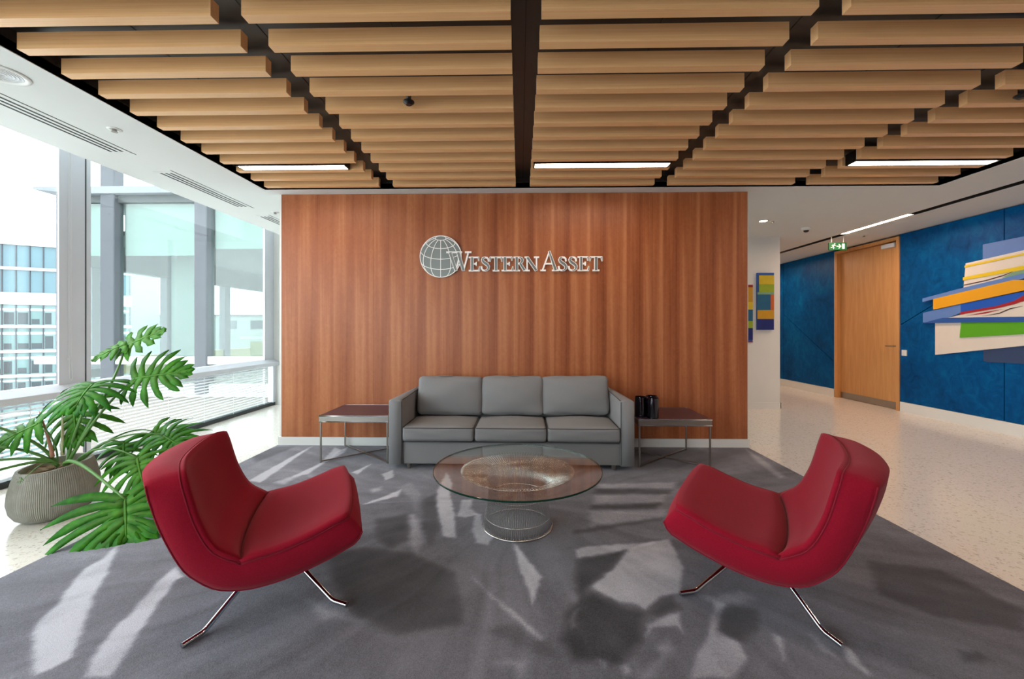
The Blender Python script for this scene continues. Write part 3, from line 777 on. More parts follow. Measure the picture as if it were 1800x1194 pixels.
for lab, x, y in (('dark glass tumbler closest to the grey sofa arm', 1.143, 3.956), ('dark glass tumbler at the front of the trio', 1.236, 3.889), ('dark glass tumbler at the back of the trio', 1.262, 4.008)):
    m = MB(); r, hh = 0.054, 0.185
    m.lathe([(r - 0.004, 0), (r, 0.004), (r, hh - 0.002), (r - 0.002, hh), (r - 0.006, hh - 0.002), (r - 0.007, 0.02)], 32)
    o = m.build('glass_tumbler', M['smoke'], None, auto=40); o.location = (x, y, 0.4525); tag(o, lab, 'tumbler', 'dark glass tumblers on the side table')

# ---------------------------------------------------------------- wire coffee table
def make_coffee_table():
    t = thing('coffee_table', 'round glass coffee table on a flared wire-rod base', 'table', (-0.016, 2.696, 0.006))
    GR, GZ = 0.54, 0.368
    m = MB(); m.lathe([(GR - 0.004, GZ), (GR - 0.004, GZ + 0.010)], 96)
    top = m.build('glass_top', M['table_glass'], t)
    m = MB(); m.lathe([(GR - 0.0035, GZ), (GR - 0.001, GZ), (GR, GZ + 0.001), (GR, GZ + 0.009), (GR - 0.001, GZ + 0.010), (GR - 0.0035, GZ + 0.010)], 96, closed=True)
    m.build('glass_edge', M['glass_edge'], top, auto=40)
    prof = resample([(0.222, 0.006), (0.212, 0.06), (0.198, 0.13), (0.189, 0.19), (0.186, 0.232), (0.192, 0.268), (0.214, 0.303), (0.262, 0.334), (0.318, 0.354), (0.366, 0.361)], 18)
    m = MB(); m.tube([(r, 0, z) for r, z in prof], 0.0028, 6)
    me = m.mesh('rod', M['rod'], smooth=True)
    n = 116
    for k in range(n): inst('rod', me, t, (0, 0, 0), (0, 0, 2 * math.pi * k / n))
    def ring(r, z, rr, name):
        m = MB(); m.lathe([(r + rr * math.cos(a), z + rr * math.sin(a)) for a in [2 * math.pi * k / 8 for k in range(8)]], 72, closed=True)
        m.build(name, M['rod'], t, smooth=True)
    ring(0.224, 0.006, 0.005, 'floor_ring'); ring(0.182, 0.20, 0.003, 'inner_ring'); ring(0.207, 0.07, 0.003, 'inner_ring')
    ring(0.350, 0.354, 0.003, 'inner_ring'); ring(0.255, 0.326, 0.003, 'inner_ring')
make_coffee_table()

# ================================================================== CEILING FITTINGS
def linear_light(label, x0, x1, y):
    t = thing('linear_light', label, 'lamp', ((x0 + x1) / 2, y, H), 0, 'linear lamps between the ceiling slats')
    L = (x1 - x0) / 2
    m = MB(); m.box(-L - 0.012, L + 0.012, -0.056, -0.048, 0.0, 0.1).box(-L - 0.012, L + 0.012, 0.048, 0.056, 0.0, 0.1).box(-L - 0.012, -L, -0.048, 0.048, 0.0, 0.1).box(L, L + 0.012, -0.048, 0.048, 0, 0.1).box(-L, L, -0.048, 0.048, 0.09, 0.1)
    m.build('housing', M['dark_plastic'], t)
    m = MB(); m.box(-L, L, -0.048, 0.048, 0.004, 0.02); m.build('diffuser', M['lamp'], t)
LY = 3.7577
linear_light('bright linear lamp between the slats nearest the windows', -2.555, -1.585, LY)
linear_light('bright linear lamp between the slats above the sofa', 0.135, 1.335, LY)
linear_light('bright linear lamp between the slats nearest the blue wall', 2.955, 4.185, LY)
for x0, x1, wh in ((-2.555, -1.585, 'windows'), (0.135, 1.335, 'carpet middle'), (2.955, 4.185, 'blue wall')):  # unseen second row of lamps, added to brighten the room
    linear_light('added unseen linear lamp among the slats above the viewer near the ' + wh, x0, x1, LY - 10 * PITCH)
# long slot lamp in the corridor ceiling
t = thing('slot_light', 'lit linear lamp in the black ceiling slot along the blue wall', 'lamp', (5.04, 6.022, H))
m = MB(); m.box(-0.042, 0.042, -0.566, 0.566, 0.012, 0.04); m.build('diffuser', M['lamp_warm'], t)
m = MB(); m.box(-0.052, -0.043, -0.566, 0.566, 0.004, 0.09).box(0.043, 0.052, -0.566, 0.566, 0.004, 0.09); m.box(-0.052, 0.052, -0.576, -0.566, 0.004, 0.09).box(-0.052, 0.052, 0.566, 0.576, 0.004, 0.09); m.build('housing', M['dark_plastic'], t)
for yy, wh in ((2.19, 'beside the viewer'), (-1.46, 'behind the viewer'), (9.31, 'at the hidden corridor end')):  # extra lamps out of view, added to light the corridor and blue wall
    t = thing('slot_light', 'added unseen linear lamp in the ceiling slot ' + wh, 'lamp', (5.04, yy, H))
    m = MB(); m.box(-0.042, 0.042, -0.566, 0.566, 0.012, 0.04); m.build('diffuser', M['lamp_warm'], t)

def downlight(label, x, y, r=0.055, lit=True):
    t = thing('downlight', label, 'lamp', (x, y, H))
    m = MB(); m.lathe([(r * 0.78, -0.002), (r, -0.006), (r * 1.15, -0.003), (r * 1.15, 0.0), (r * 0.78, 0.0)], 32, closed=True); m.build('bezel', M['plastic'], t, smooth=True)
    m = MB(); m.lathe([(r * 0.78, -0.0015), (r * 0.78, 0.004)], 32); m.build('lens', M['spot'] if lit else M['plastic'], t)
downlight('small round lit downlight in the corridor ceiling by the wood wall', 3.32, 5.7305)
t = thing('ceiling_speaker', 'round white ceiling speaker above the window strip', 'speaker', (-2.985, 2.3360, H))
m = MB(); m.lathe([(0.085, -0.004), (0.10, -0.010), (0.115, -0.006), (0.118, 0.0), (0.085, 0.0)], 36, closed=True); m.build('rim', M['plastic'], t, smooth=True)
m = MB(); m.lathe([(0.086, -0.003), (0.086, 0.003)], 36); g_ = m.build('grille', M['alu'], t)
for k in range(5):
    m = MB(); rr = 0.015 + k * 0.016
    m.lathe([(rr, -0.006), (rr + 0.004, -0.006), (rr + 0.004, -0.003), (rr, -0.003)], 28, closed=True); m.build('grille_ring', M['plastic'], g_)
def sprinkler(label, x, y):
    t = thing('sprinkler', label, 'sprinkler', (x, y, H))
    m = MB(); m.lathe([(0.016, -0.004), (0.042, -0.004), (0.045, 0.0), (0.016, 0.0)], 24, closed=True); m.build('rose', M['plastic'], t, smooth=True)
    m = MB(); m.lathe([(0.012, 0.0), (0.012, -0.016), (0.019, -0.018), (0.019, -0.022)], 16); m.build('head', M['steel'], t)
sprinkler('small sprinkler head in the white ceiling beside the window vents', -2.985, 3.0021)
sprinkler('small sprinkler head in the white ceiling close to the wood wall corner', -3.09, 5.1830)
sprinkler('small sprinkler head in the ceiling above the exit sign', 5.43, 6.6612)
sprinkler('tiny sprinkler head right beside the lit downlight', 3.46, 5.7487)
t = thing('dome_camera', 'white dome camera on the corridor ceiling', 'camera', (4.17, 6.1320, H))
m = MB(); m.lathe([(0.062, 0.0), (0.062, -0.03), (0.05, -0.038)], 28); m.build('base', M['plastic'], t, auto=40)
m = MB(); m.lathe([(0.036, -0.036), (0.034, -0.05), (0.024, -0.062), (0.008, -0.068)], 24); m.build('dome', M['dark_plastic'], t, smooth=True)
def hanging_detector(label, x, y):
    t = thing('smoke_detector', label, 'detector', (x, y, 2.745))
    m = MB(); m.tube([(0, 0, 0.01), (0, 0, 0.13)], 0.016, 12); m.build('stem', M['dark_plastic'], t, smooth=True)
    m = MB(); m.lathe([(0.008, -0.012), (0.018, -0.012), (0.036, 0.004), (0.036, 0.010), (0.020, 0.018)], 28); m.build('cone', M['dark_plastic'], t, auto=40)
hanging_detector('black detector hanging between the slats left of the central gap', -0.722, 2.6827)
hanging_detector('black detector hanging between the slats at the photo edge near the blue wall', 3.165, 2.6827)
def air_vent(label, y0, y1):
    t = thing('air_vent', label, 'vent', (-3.33, (y0 + y1) / 2, H), 0, 'slot vents in the white ceiling')
    L = (y1 - y0) / 2
    m = MB(); m.box(-0.085, 0.085, -L - 0.05, L + 0.05, -0.003, 0.0); m.build('frame', M['ceiling'], t)
    m = MB(); m.box(0.089, 0.092, -L - 0.07, L + 0.07, -0.002, 0.0); m.build('shadow_gap', M['alu_dark'], t)
    for x in (-0.055, -0.008, 0.039):
        m = MB(); m.box(x - 0.009, x + 0.009, -L, L, -0.0045, -0.003); m.build('slot', M['slot_black'], t)
air_vent('slot air vent above the near window at the photo edge', 1.734, 3.376)
air_vent('slot air vent in the middle of the white ceiling strip', 3.851, 4.928)
air_vent('slot air vent next to the wood wall corner', 5.365, 6.479)

# ================================================================== EXIT SIGN
t = thing('exit_sign', 'green exit sign with running figure and arrow above the maple door', 'sign', (5.085, 6.753, 2.541))
M['green_sign'] = plain('sign_green', srgb(10, 92, 52), 0.4, var=0.02)
M['sign_white'] = plain('sign_white', srgb(228, 236, 230), 0.4, var=0.01)
m = MB(); m.box(-0.14, 0.14, -0.010, 0.010, 0, 0.118); m.build('board', M['green_sign'], t, bevel=0.002)
m = MB(); m.box(-0.10, -0.09, -0.004, 0.004, 0.118, 0.209).box(0.09, 0.10, -0.004, 0.004, 0.118, 0.209); m.build('bracket', M['plastic'], t)
xz = lambda p, q, h: (p, h, q)
m = MB(); m.prism([(0.065, 0.018), (0.108, 0.018), (0.108, 0.10), (0.065, 0.10)], xz, -0.0115, -0.010); m.build('door_symbol', M['sign_white'], t, fix=True)
m = MB()
m.prism([(-0.02, 0.053), (0.028, 0.053), (0.028, 0.067), (-0.02, 0.067)], xz, -0.0115, -0.010)
m.prism([(0.006, 0.096), (0.022, 0.096), (0.052, 0.060), (0.022, 0.024), (0.006, 0.024), (0.036, 0.060)], xz, -0.0117, -0.0101); m.build('arrow', M['sign_white'], t, fix=True)
m = MB()
def limb(m, pts, w):
    for (a, b) in zip(pts[:-1], pts[1:]):
        dx, dz = b[0] - a[0], b[1] - a[1]; l = math.hypot(dx, dz); nx, nz = -dz / l * w, dx / l * w
        m.prism([(a[0] - nx, a[1] - nz), (b[0] - nx, b[1] - nz), (b[0] + nx, b[1] + nz), (a[0] + nx, a[1] + nz)], xz, -0.0115, -0.010)
limb(m, [(-0.058, 0.082), (-0.078, 0.052)], 0.008); limb(m, [(-0.078, 0.052), (-0.062, 0.038), (-0.070, 0.016)], 0.005)
limb(m, [(-0.078, 0.052), (-0.092, 0.040), (-0.112, 0.042)], 0.005); limb(m, [(-0.060, 0.082), (-0.045, 0.066), (-0.034, 0.074)], 0.004); limb(m, [(-0.060, 0.082), (-0.085, 0.080), (-0.094, 0.064)], 0.004)
m.prism([(-0.050 + 0.010 * math.cos(a), 0.097 + 0.010 * math.sin(a)) for a in [2 * math.pi * k / 12 for k in range(12)]], xz, -0.0115, -0.010)
m.build('running_figure', M['sign_white'], t, fix=True)

# ================================================================== WALL SIGN
M['sign_grey'] = plain('sign_grey_metal', srgb(122, 128, 126), 0.4, 0.4, var=0.06, scale=20)
M['sign_line'] = plain('sign_white_edge', srgb(254, 252, 249), 0.4, var=0.01)
sign = thing('wall_sign', 'grey globe and white-edged serif lettering reading WESTERN ASSET on the wood wall', 'sign', (0, 4.4986, 1.9))
def stroke(m, a, b, w, y0, y1, e=0.0, wb=None):
    wb = w if wb is None else wb
    dx, dz = b[0] - a[0], b[1] - a[1]; l = math.hypot(dx, dz); ux, uz = dx / l, dz / l
    a = (a[0] - ux * e, a[1] - uz * e); b = (b[0] + ux * e, b[1] + uz * e)
    p = [(a[0] + uz * (w + e), a[1] - ux * (w + e)), (b[0] + uz * (wb + e), b[1] - ux * (wb + e)), (b[0] - uz * (wb + e), b[1] + ux * (wb + e)), (a[0] - uz * (w + e), a[1] + ux * (w + e))]
    m.prism(p, xz, y0, y1)
K, T_ = 0.085, 0.026
def S_curve():
    pts = [(0.50, 0.70), (0.48, 0.86), (0.40, 0.945), (0.28, 0.972), (0.15, 0.92), (0.11, 0.80), (0.16, 0.66), (0.29, 0.55), (0.42, 0.45), (0.50, 0.32), (0.48, 0.15), (0.38, 0.05), (0.26, 0.026), (0.13, 0.06), (0.07, 0.16), (0.05, 0.31)]
    ws = [.03, .028, .028, .03, .05, .065, .08, .088, .088, .075, .06, .04, .03, .028, .028, .03]
    return [(pts[i], pts[i + 1], ws[i], ws[i + 1]) for i in range(len(pts) - 1)]
def R_bowl():
    pts = [(0.16, 0.972), (0.40, 0.965), (0.54, 0.90), (0.60, 0.77), (0.55, 0.62), (0.42, 0.53), (0.16, 0.51)]
    ws = [.026, .03, .06, .085, .06, .03, .026]
    return [(pts[i], pts[i + 1], ws[i], ws[i + 1]) for i in range(len(pts) - 1)]
GLY = {
 'E': (0.74, [((.22, .03), (.22, .97), K, K), ((.02, .974), (.64, .974), T_, T_), ((.02, .026), (.68, .026), T_, T_), ((.22, .51), (.48, .51), T_, T_), ((.63, .97), (.65, .74), .04, .015), ((.66, .03), (.70, .30), .045, .015), ((.48, .40), (.48, .62), .02, .02)]),
 'T': (0.78, [((.39, .03), (.39, .97), K, K), ((.04, .974), (.74, .974), T_, T_), ((.20, .026), (.58, .026), T_, T_), ((.05, .97), (.02, .70), .04, .015), ((.73, .97), (.76, .70), .04, .015)]),
 'R': (0.95, [((.22, .03), (.22, .97), K, K), ((.02, .974), (.3, .974), T_, T_), ((.02, .026), (.42, .026), T_, T_), ((.46, .52), (.74, .05), .07, .08), ((.66, .026), (.92, .026), T_, T_)] + R_bowl()),
 'N': (0.98, [((.16, .03), (.16, .95), T_, T_), ((.18, .95), (.80, .04), K, K), ((.82, .04), (.82, .97), T_, T_), ((.02, .026), (.32, .026), T_, T_), ((.0, .974), (.24, .974), T_, T_), ((.66, .974), (.98, .974), T_, T_)]),
 'S': (0.58, S_curve()),
 'W': (1.10, [((.16, .97), (.42, .03), .068, .06), ((.42, .03), (.62, .95), .02, .02), ((.52, .97), (.76, .03), .068, .06), ((.76, .03), (.98, .97), .02, .02), ((.0, .978), (.34, .978), .022, .022), ((.38, .978), (.68, .978), .022, .022), ((.84, .978), (1.10, .978), .022, .022)]),
 'A': (0.96, [((.10, .03), (.46, .97), .02, .02), ((.46, .99), (.80, .03), .04, .072), ((.24, .36), (.66, .36), .02, .02), ((.0, .022), (.26, .022), .022, .022), ((.62, .022), (.96, .022), .022, .022)])}
WORD = [('W', -0.792, -0.528, 0.207), ('E', -0.553, -0.428, 0.151), ('S', -0.424, -0.325, 0.151), ('T', -0.326, -0.192, 0.151), ('E', -0.198, -0.071, 0.151), ('R', -0.070, 0.082, 0.151), ('N', 0.052, 0.203, 0.151),
        ('A', 0.222, 0.416, 0.211), ('S', 0.408, 0.508, 0.151), ('S', 0.516, 0.617, 0.151), ('E', 0.619, 0.745, 0.151), ('T', 0.748, 0.884, 0.151)]
for ch, x0, x1, hh in WORD:
    w, st = GLY[ch]; sx = (x1 - x0) / w
    A_ = MB(); B_ = MB(); ks = (sx + hh) / 2
    for i, (a, b, wa, wb) in enumerate(st):
        k = i * 0.00018          # every stroke a hair prouder than the last
        pa = (x0 + a[0] * sx, 0.003 + a[1] * hh); pb = (x0 + b[0] * sx, 0.003 + b[1] * hh)
        stroke(A_, pa, pb, wa * ks, -0.028 - k, -0.004, 0.0042, wb * ks)
        if max(wa, wb) > 0.035: stroke(B_, pa, pb, max(wa * ks - 0.0024, 0.001), -0.0325 - k, -0.0285, 0.0002, max(wb * ks - 0.0024, 0.001))
    o = A_.build('letter', M['sign_line'], sign, fix=False)
    B_.build('letter_face', M['sign_grey'], o)
# globe: disc with parallels and meridians seen from above the equator
gc, gr = (-0.857, 0.161), 0.224
m = MB(); m.prism([(gc[0] + gr * math.cos(2 * math.pi * k / 64), gc[1] + gr * math.sin(2 * math.pi * k / 64)) for k in range(64)], xz, -0.020, 0.0)
globe = m.build('globe_disc', M['sign_grey'], sign, fix=True)
tilt = R(23.4); lift = 0.0
def gp(lat, lon):
    x = math.cos(lat) * math.sin(lon); y = math.cos(lat) * math.cos(lon); z = math.sin(lat)
    return x, z * math.cos(tilt) - y * math.sin(tilt), y * math.cos(tilt) + z * math.sin(tilt)
def ribbon(pts, w=0.0024):
    pts = [(gc[0] + gr * p[0], gc[1] + gr * p[1]) for p in pts]
    m = MB()
    global lift; lift += 0.0003
    for i, (a, b) in enumerate(zip(pts[:-1], pts[1:])):
        if math.hypot(b[0] - a[0], b[1] - a[1]) > 1e-5: stroke(m, a, b, w, -0.0222 - lift - 0.0001 * (i % 2), -0.0195, 0.0008)
    m.build('grid_line', M['sign_line'], globe)
for lat in (75, 46, 16, -15):
    pts = [gp(R(lat), R(lo)) for lo in range(-180, 181, 6)]
    pts = [p for p in pts if p[2] > -0.02]
    if lat == 75: pts = [gp(R(lat), R(lo)) for lo in range(-180, 181, 10)]
    else: pts = [gp(R(lat), R(lo)) for lo in range(-120, 121, 4)]; pts = [p for p in pts if p[2] >= 0]
    ribbon(pts)
for lon in (-90, -58, -29, 0, 29, 58, 90):
    pts = [gp(R(la), R(lon)) for la in range(-75, 76, 5)]; ribbon([p for p in pts if p[2] >= 0])
ribbon([(math.cos(2 * math.pi * k / 64), math.sin(2 * math.pi * k / 64)) for k in range(65)], 0.003)

# ================================================================== ARTWORK ON THE BLUE WALL, PICTURES
M.update({k: plain('paint_' + k, c, 0.5, var=0.05) for k, c in dict(pale=srgb(92, 130, 196), white2=srgb(222, 214, 204), yellow=srgb(226, 196, 20), sage=srgb(120, 160, 130), line=srgb(70, 40, 40),
    orange=srgb(226, 162, 14), mid=srgb(10, 86, 190), red_p=srgb(162, 16, 28), deep=srgb(34, 84, 160), green_p=srgb(86, 168, 20), slate=srgb(44, 66, 104)).items()})
ART = [('slate', 'slate', 0.010, [(5.3929, 1.01), (4.9093, 1.09), (4.6355, 1.13), (4.6355, 0.87), (4.9093, 0.87), (5.3564, 0.86), (5.3929, 0.87)]),
 ('pale', 'pale blue', 0.018, [(5.3929, 2.35), (4.9093, 2.36), (4.6355, 2.36), (4.6355, 2.21), (4.9093, 2.19), (5.3929, 2.16)]),
 ('white2', 'white', 0.030, [(5.5845, 2.14), (4.9093, 2.2), (4.6355, 2.22), (4.6355, 1.96), (4.9093, 1.92), (5.6119, 1.82)]),
 ('white2', 'white', 0.022, [(5.9951, 1.36), (4.9093, 1.36), (4.6355, 1.36), (4.6355, 1.14), (4.9093, 1.09), (5.9951, 0.91)]),
 ('green_p', 'green', 0.034, [(5.6392, 1.36), (4.9093, 1.36), (4.6355, 1.36), (4.6355, 1.25), (4.9093, 1.22), (5.6575, 1.16)]),
 ('white2', 'white', 0.036, [(5.8035, 1.43), (5.5297, 1.49), (5.2195, 1.53), (4.9093, 1.61), (4.6355, 1.71), (4.6355, 1.42), (4.9093, 1.42)]),
 ('pale', 'pale blue', 0.036, [(6.1594, 1.51), (5.6392, 1.61), (5.6392, 1.49), (5.8035, 1.43), (5.9495, 1.39), (6.1594, 1.37)]),
 ('mid', 'blue', 0.038, [(5.6392, 1.61), (4.9093, 1.72), (4.6355, 1.76), (4.6355, 1.73), (4.9093, 1.65), (5.2195, 1.54), (5.6392, 1.49)]),
 ('red_p', 'red', 0.044, [(5.6392, 1.5), (5.2195, 1.56), (5.037, 1.61), (4.9093, 1.69), (4.6355, 1.79), (4.6355, 1.73), (4.9093, 1.62), (5.037, 1.57), (5.2195, 1.53), (5.6392, 1.47)]),
 ('red_p', 'red', 0.040, [(5.5754, 1.45), (5.3472, 1.49), (5.1465, 1.52), (5.3472, 1.47)]),
 ('line', 'dark', 0.040, [(5.3838, 1.44), (5.1921, 1.475), (5.0826, 1.525), (4.9549, 1.545), (5.0826, 1.512), (5.1921, 1.462)]),
 ('deep', 'deep blue', 0.046, [(6.1594, 1.36), (5.8674, 1.43), (4.9093, 1.42), (4.6355, 1.42), (4.6355, 1.36), (4.9093, 1.36)]),
 ('yellow', 'yellow', 0.036, [(5.5936, 2.112), (4.9093, 2.162), (4.6355, 2.185), (4.6355, 2.165), (4.9093, 2.142), (5.5936, 2.085)]),
 ('yellow', 'yellow', 0.038, [(5.6119, 1.96), (4.9093, 2.02), (4.6355, 2.04), (4.6355, 1.99), (4.9093, 1.97), (5.6119, 1.92)]),
 ('sage', 'sage', 0.034, [(5.1739, 1.9), (5.0644, 1.95), (4.9093, 1.97), (4.6355, 1.99), (4.6355, 1.94), (4.9093, 1.93), (5.0644, 1.9)]),
 ('line', 'dark', 0.034, [(5.6027, 1.862), (5.3472, 1.893), (5.1556, 1.932), (5.0005, 1.98), (5.1556, 1.92), (5.3472, 1.88), (5.6027, 1.85)]),
 ('pale', 'pale blue', 0.042, [(6.1594, 1.72), (5.621, 1.82), (4.9093, 1.93), (4.6355, 1.97), (4.6355, 1.92), (4.9093, 1.87), (5.9951, 1.7), (6.1594, 1.67)]),
 ('orange', 'orange', 0.050, [(5.9951, 1.7), (5.037, 1.86), (4.9093, 1.84), (4.6355, 1.82), (4.6355, 1.76), (4.9093, 1.73), (5.9951, 1.55)])]
art = thing('wall_artwork', 'large layered abstract relief of coloured shaped panels on the blue wall', 'artwork', (WX, 5.384, 0.86))
for k, nm, so, pl in ART:
    m = MB(); m.prism([(y - 5.384, z - 0.86) for y, z in pl], yz, -0.0, -so); o = m.build('panel', M[k], art, fix=True); o['label'] = nm + ' shaped panel'
def picture(label, x0, x1, z0, z1, fields):
    t = thing('wall_picture', label, 'picture', ((x0 + x1) / 2, 6.7342, z0), 0, 'narrow abstract pictures on the white wall')
    W, Z = x1 - x0, z1 - z0
    m = MB(); m.box(-W / 2, W / 2, -0.035, 0.0, 0, Z); m.build('board', M['deep'], t, bevel=0.002)
    for i, (a, b, c, d, k) in enumerate(fields):
        m = MB(); m.box(-W / 2 + a * W, -W / 2 + b * W, -0.0375 - 0.0002 * i, -0.034, c * Z, d * Z); m.build('colour_field', M[k], t)
M['navy'] = plain('paint_navy', srgb(18, 34, 112), 0.5, var=0.2, scale=12); M['ochre'] = plain('paint_ochre', srgb(196, 146, 20), 0.5, var=0.15, scale=12)
M['lime'] = plain('paint_lime', srgb(140, 162, 24), 0.5, var=0.25, scale=9); M['teal'] = plain('paint_teal', srgb(20, 92, 128), 0.5, var=0.2, scale=10)
M['rust'] = plain('paint_rust', srgb(190, 90, 20), 0.5, var=0.1); M['yolk'] = plain('paint_yolk', srgb(206, 180, 20), 0.5, var=0.2, scale=9); M['brick'] = plain('paint_brick', srgb(150, 24, 24), 0.5)
picture('narrow abstract picture with blue top edge, the higher of the two', 3.787, 4.048, 1.262, 2.172,
    [(0, 1, 0, .19, 'navy'), (0, 1, .19, .345, 'ochre'), (0, .8, .345, .62, 'teal'), (.8, 1, .345, .62, 'rust'), (0, 1, .62, .66, 'sage'), (.1, 1, .66, .80, 'lime'), (.1, 1, .80, .955, 'yolk'), (0, 1, .96, 1, 'deep')])
picture('narrow abstract picture with red top edge half hidden by the wood wall', 3.452, 3.715, 1.061, 1.981,
    [(0, 1, 0, .02, 'brick'), (0, 1, .045, .25, 'navy'), (0, 1, .25, .37, 'lime'), (0, 1, .37, .57, 'teal'), (0, 1, .57, .70, 'yolk'), (0, 1, .70, .955, 'ochre'), (0, 1, .955, 1, 'brick')])

# ================================================================== PLANT
def leaf_mat():
    t = NT('split_leaf_green')
    at = t.n('ShaderNodeAttribute', attribute_name='vein')
    v = t.coord('Object'); f = t.noise(v, 14, 4, 0.6)
    oi = t.n('ShaderNodeObjectInfo')
    c = t.ramp(f, [(0.25, srgb(6, 62, 4)), (0.5, srgb(22, 108, 8)), (0.8, srgb(66, 150, 10))])
    c = t.mix(c, srgb(120, 176, 60), t.math('MULTIPLY', oi.outputs['Random'], 0.22))
    c = t.mix(c, srgb(150, 186, 96), t.math('MULTIPLY', at.outputs['Fac'], 0.35))
    t.set(c, 0.5); t.b.inputs['Specular IOR Level'].default_value = 0.16
    t.b.inputs['Subsurface Weight'].default_value = 0.0
    tr = t.n('ShaderNodeBsdfTranslucent'); t.l(c, tr.inputs[0])
    mx = t.n('ShaderNodeMixShader'); mx.inputs[0].default_value = 0.2
    t.l(t.b.outputs[0], mx.inputs[1]); t.l(tr.outputs[0], mx.inputs[2]); t.l(mx.outputs[0], t.out.inputs['Surface'])
    return t.m
M['leaf'] = leaf_mat()
M['petiole'] = plain('petiole_green', srgb(92, 138, 66), 0.4, var=0.15, scale=14)
M['sheath'] = plain('pink_sheath', srgb(186, 130, 104), 0.5, var=0.15, scale=12)
M['sheath2'] = plain('cream_sheath', srgb(206, 204, 160), 0.5, var=0.12, scale=12)
M['soil'] = plain('bark_mulch', srgb(120, 98, 72), 0.95, var=0.5, scale=60, bump=0.8, bscale=90)
def concrete_pot():
    t = NT('ribbed_concrete'); v = t.coord('Object'); f = t.noise(v, 18, 4, 0.6)
    c = t.ramp(f, [(0.3, srgb(152, 150, 141)), (0.7, srgb(166, 164, 155))]); t.set(c, 0.85); t.bump(t.noise(v, 120, 3), 0.2, 0.003); return t.m
M['pot'] = concrete_pot()
def leaf_blade(parent, base, tip, nhint, width, n=8, droop=0.25, cup=0.15, seed=0, back=125, name='leaf'):
    """deeply lobed leaf: midrib from base to tip, tapering wavy lobes on both sides"""
    rng = random.Random(seed)
    base, tip = Vector(base), Vector(tip)
    yv = (tip - base); L = yv.length; yv.normalize()
    zv = Vector(nhint); zv = (zv - yv * zv.dot(yv)).normalized(); xv = yv.cross(zv)
    vs = []; fs = []; vein = []
    def put(x, y, lift=0.0):
        r = abs(x) / width
        z = -droop * r * r * width - cup * (y / L) ** 2 * L * 0.5 + lift + 0.10 * abs(x) * (1 - r) 
        vs.append(base + xv * x + yv * y + zv * z); return len(vs) - 1
    for sg in (-1, 1):
        for i in range(n):
            t = i / (n - 1)
            y0 = L * (0.015 + 0.83 * t)
            ang = R(back * (1 - t) ** 1.1 + 26 * t) + rng.uniform(-0.06, 0.06)
            env = (0.66 + 0.5 * math.sin(math.pi * min(1, t * 0.8 + 0.2))) * (1 - 0.42 * t ** 1.6)
            ll = width * env * rng.uniform(0.92, 1.08)
            h0 = L * 0.83 / (n - 1) * 0.62
            m = 11; prev = None
            ph = rng.uniform(0, 6.28)
            for k in range(m + 1):
                s = k / m
                a = ang - 0.30 * s * (1 if t < 0.7 else 0.5)
                cx = sg * ll * s * math.sin(a); cy = y0 + ll * s * math.cos(a)
                # cross direction turns from along the midrib to square with the lobe
                q = min(1, s / 0.4) if i > 1 else 1.0
                px, py = sg * math.cos(a) * q, -math.sin(a) * q - (1 - q)
                pl = math.hypot(px, py) or 1; px, py = px / pl, py / pl
                wl = max(h0 * 1.05, 0.026 * width / 0.25)
                if s < 0.4: hw = wl * (1.0 - 0.30 * s / 0.4)
                elif s < 0.72: hw = wl * (0.70 + 0.14 * math.sin(math.pi * (s - 0.4) / 0.64))
                else: hw = wl * 0.84 * ((1 - s) / 0.28) ** 0.75
                hw *= 1 + 0.16 * math.sin(11 * s + ph) * (s > 0.3)
                wv = 0.005 * math.sin(8 * s + ph) * s
                row = [put(cx + px * hw, cy + py * hw, wv + hw * 0.18 * s), put(cx, cy, 0.0012 * (i % 2)), put(cx - px * hw, cy - py * hw, -wv + hw * 0.18 * s)]
                vein += [0, 0.9 * (1 - s), 0]
                if prev:
                    for q2 in range(2):
                        fs.append((prev[q2], prev[q2 + 1], row[q2 + 1], row[q2]))
                prev = row
    # central blade and terminal lobe
    prev = None
    for k in range(14):
        s = k / 13; y = L * s
        hw = 0.007 * (1 - s ** 3) + 0.0008
        hw *= 1 + 0.15 * math.sin(13 * s + seed)
        row = [put(-hw, y, 0.002), put(0, y, 0.0035), put(hw, y, 0.002)]
        vein += [0, 1.0, 0]
        if prev:
            for q in range(2): fs.append((prev[q], prev[q + 1], row[q + 1], row[q]))
        prev = row
    me = bpy.data.meshes.new(name); me.from_pydata([tuple(v) for v in vs], [], fs); me.materials.append(M['leaf'])
    me.polygons.foreach_set('use_smooth', [True] * len(me.polygons))
    a = me.attributes.new('vein', 'FLOAT', 'POINT'); a.data.foreach_set('value', vein)
    o = bpy.data.objects.new(name, me); COL.objects.link(o); o.parent = parent
    md = o.modifiers.new('solid', 'SOLIDIFY'); md.thickness = 0.0012
    return o
def bez(a, b, c, d, n=14):
    a, b, c, d = map(Vector, (a, b, c, d)); return [a * (1 - t) ** 3 + b * 3 * t * (1 - t) ** 2 + c * 3 * t * t * (1 - t) + d * t ** 3 for t in [k / n for k in range(n + 1)]]
def petiole(parent, pts, r0=0.010, r1=0.005, mat='petiole'):
    p = bez(*pts); n = len(p)
    m = MB(); m.tube(p, [r0 + (r1 - r0) * k / (n - 1) for k in range(n)], 8); return m.build('petiole', M[mat], parent, smooth=True)

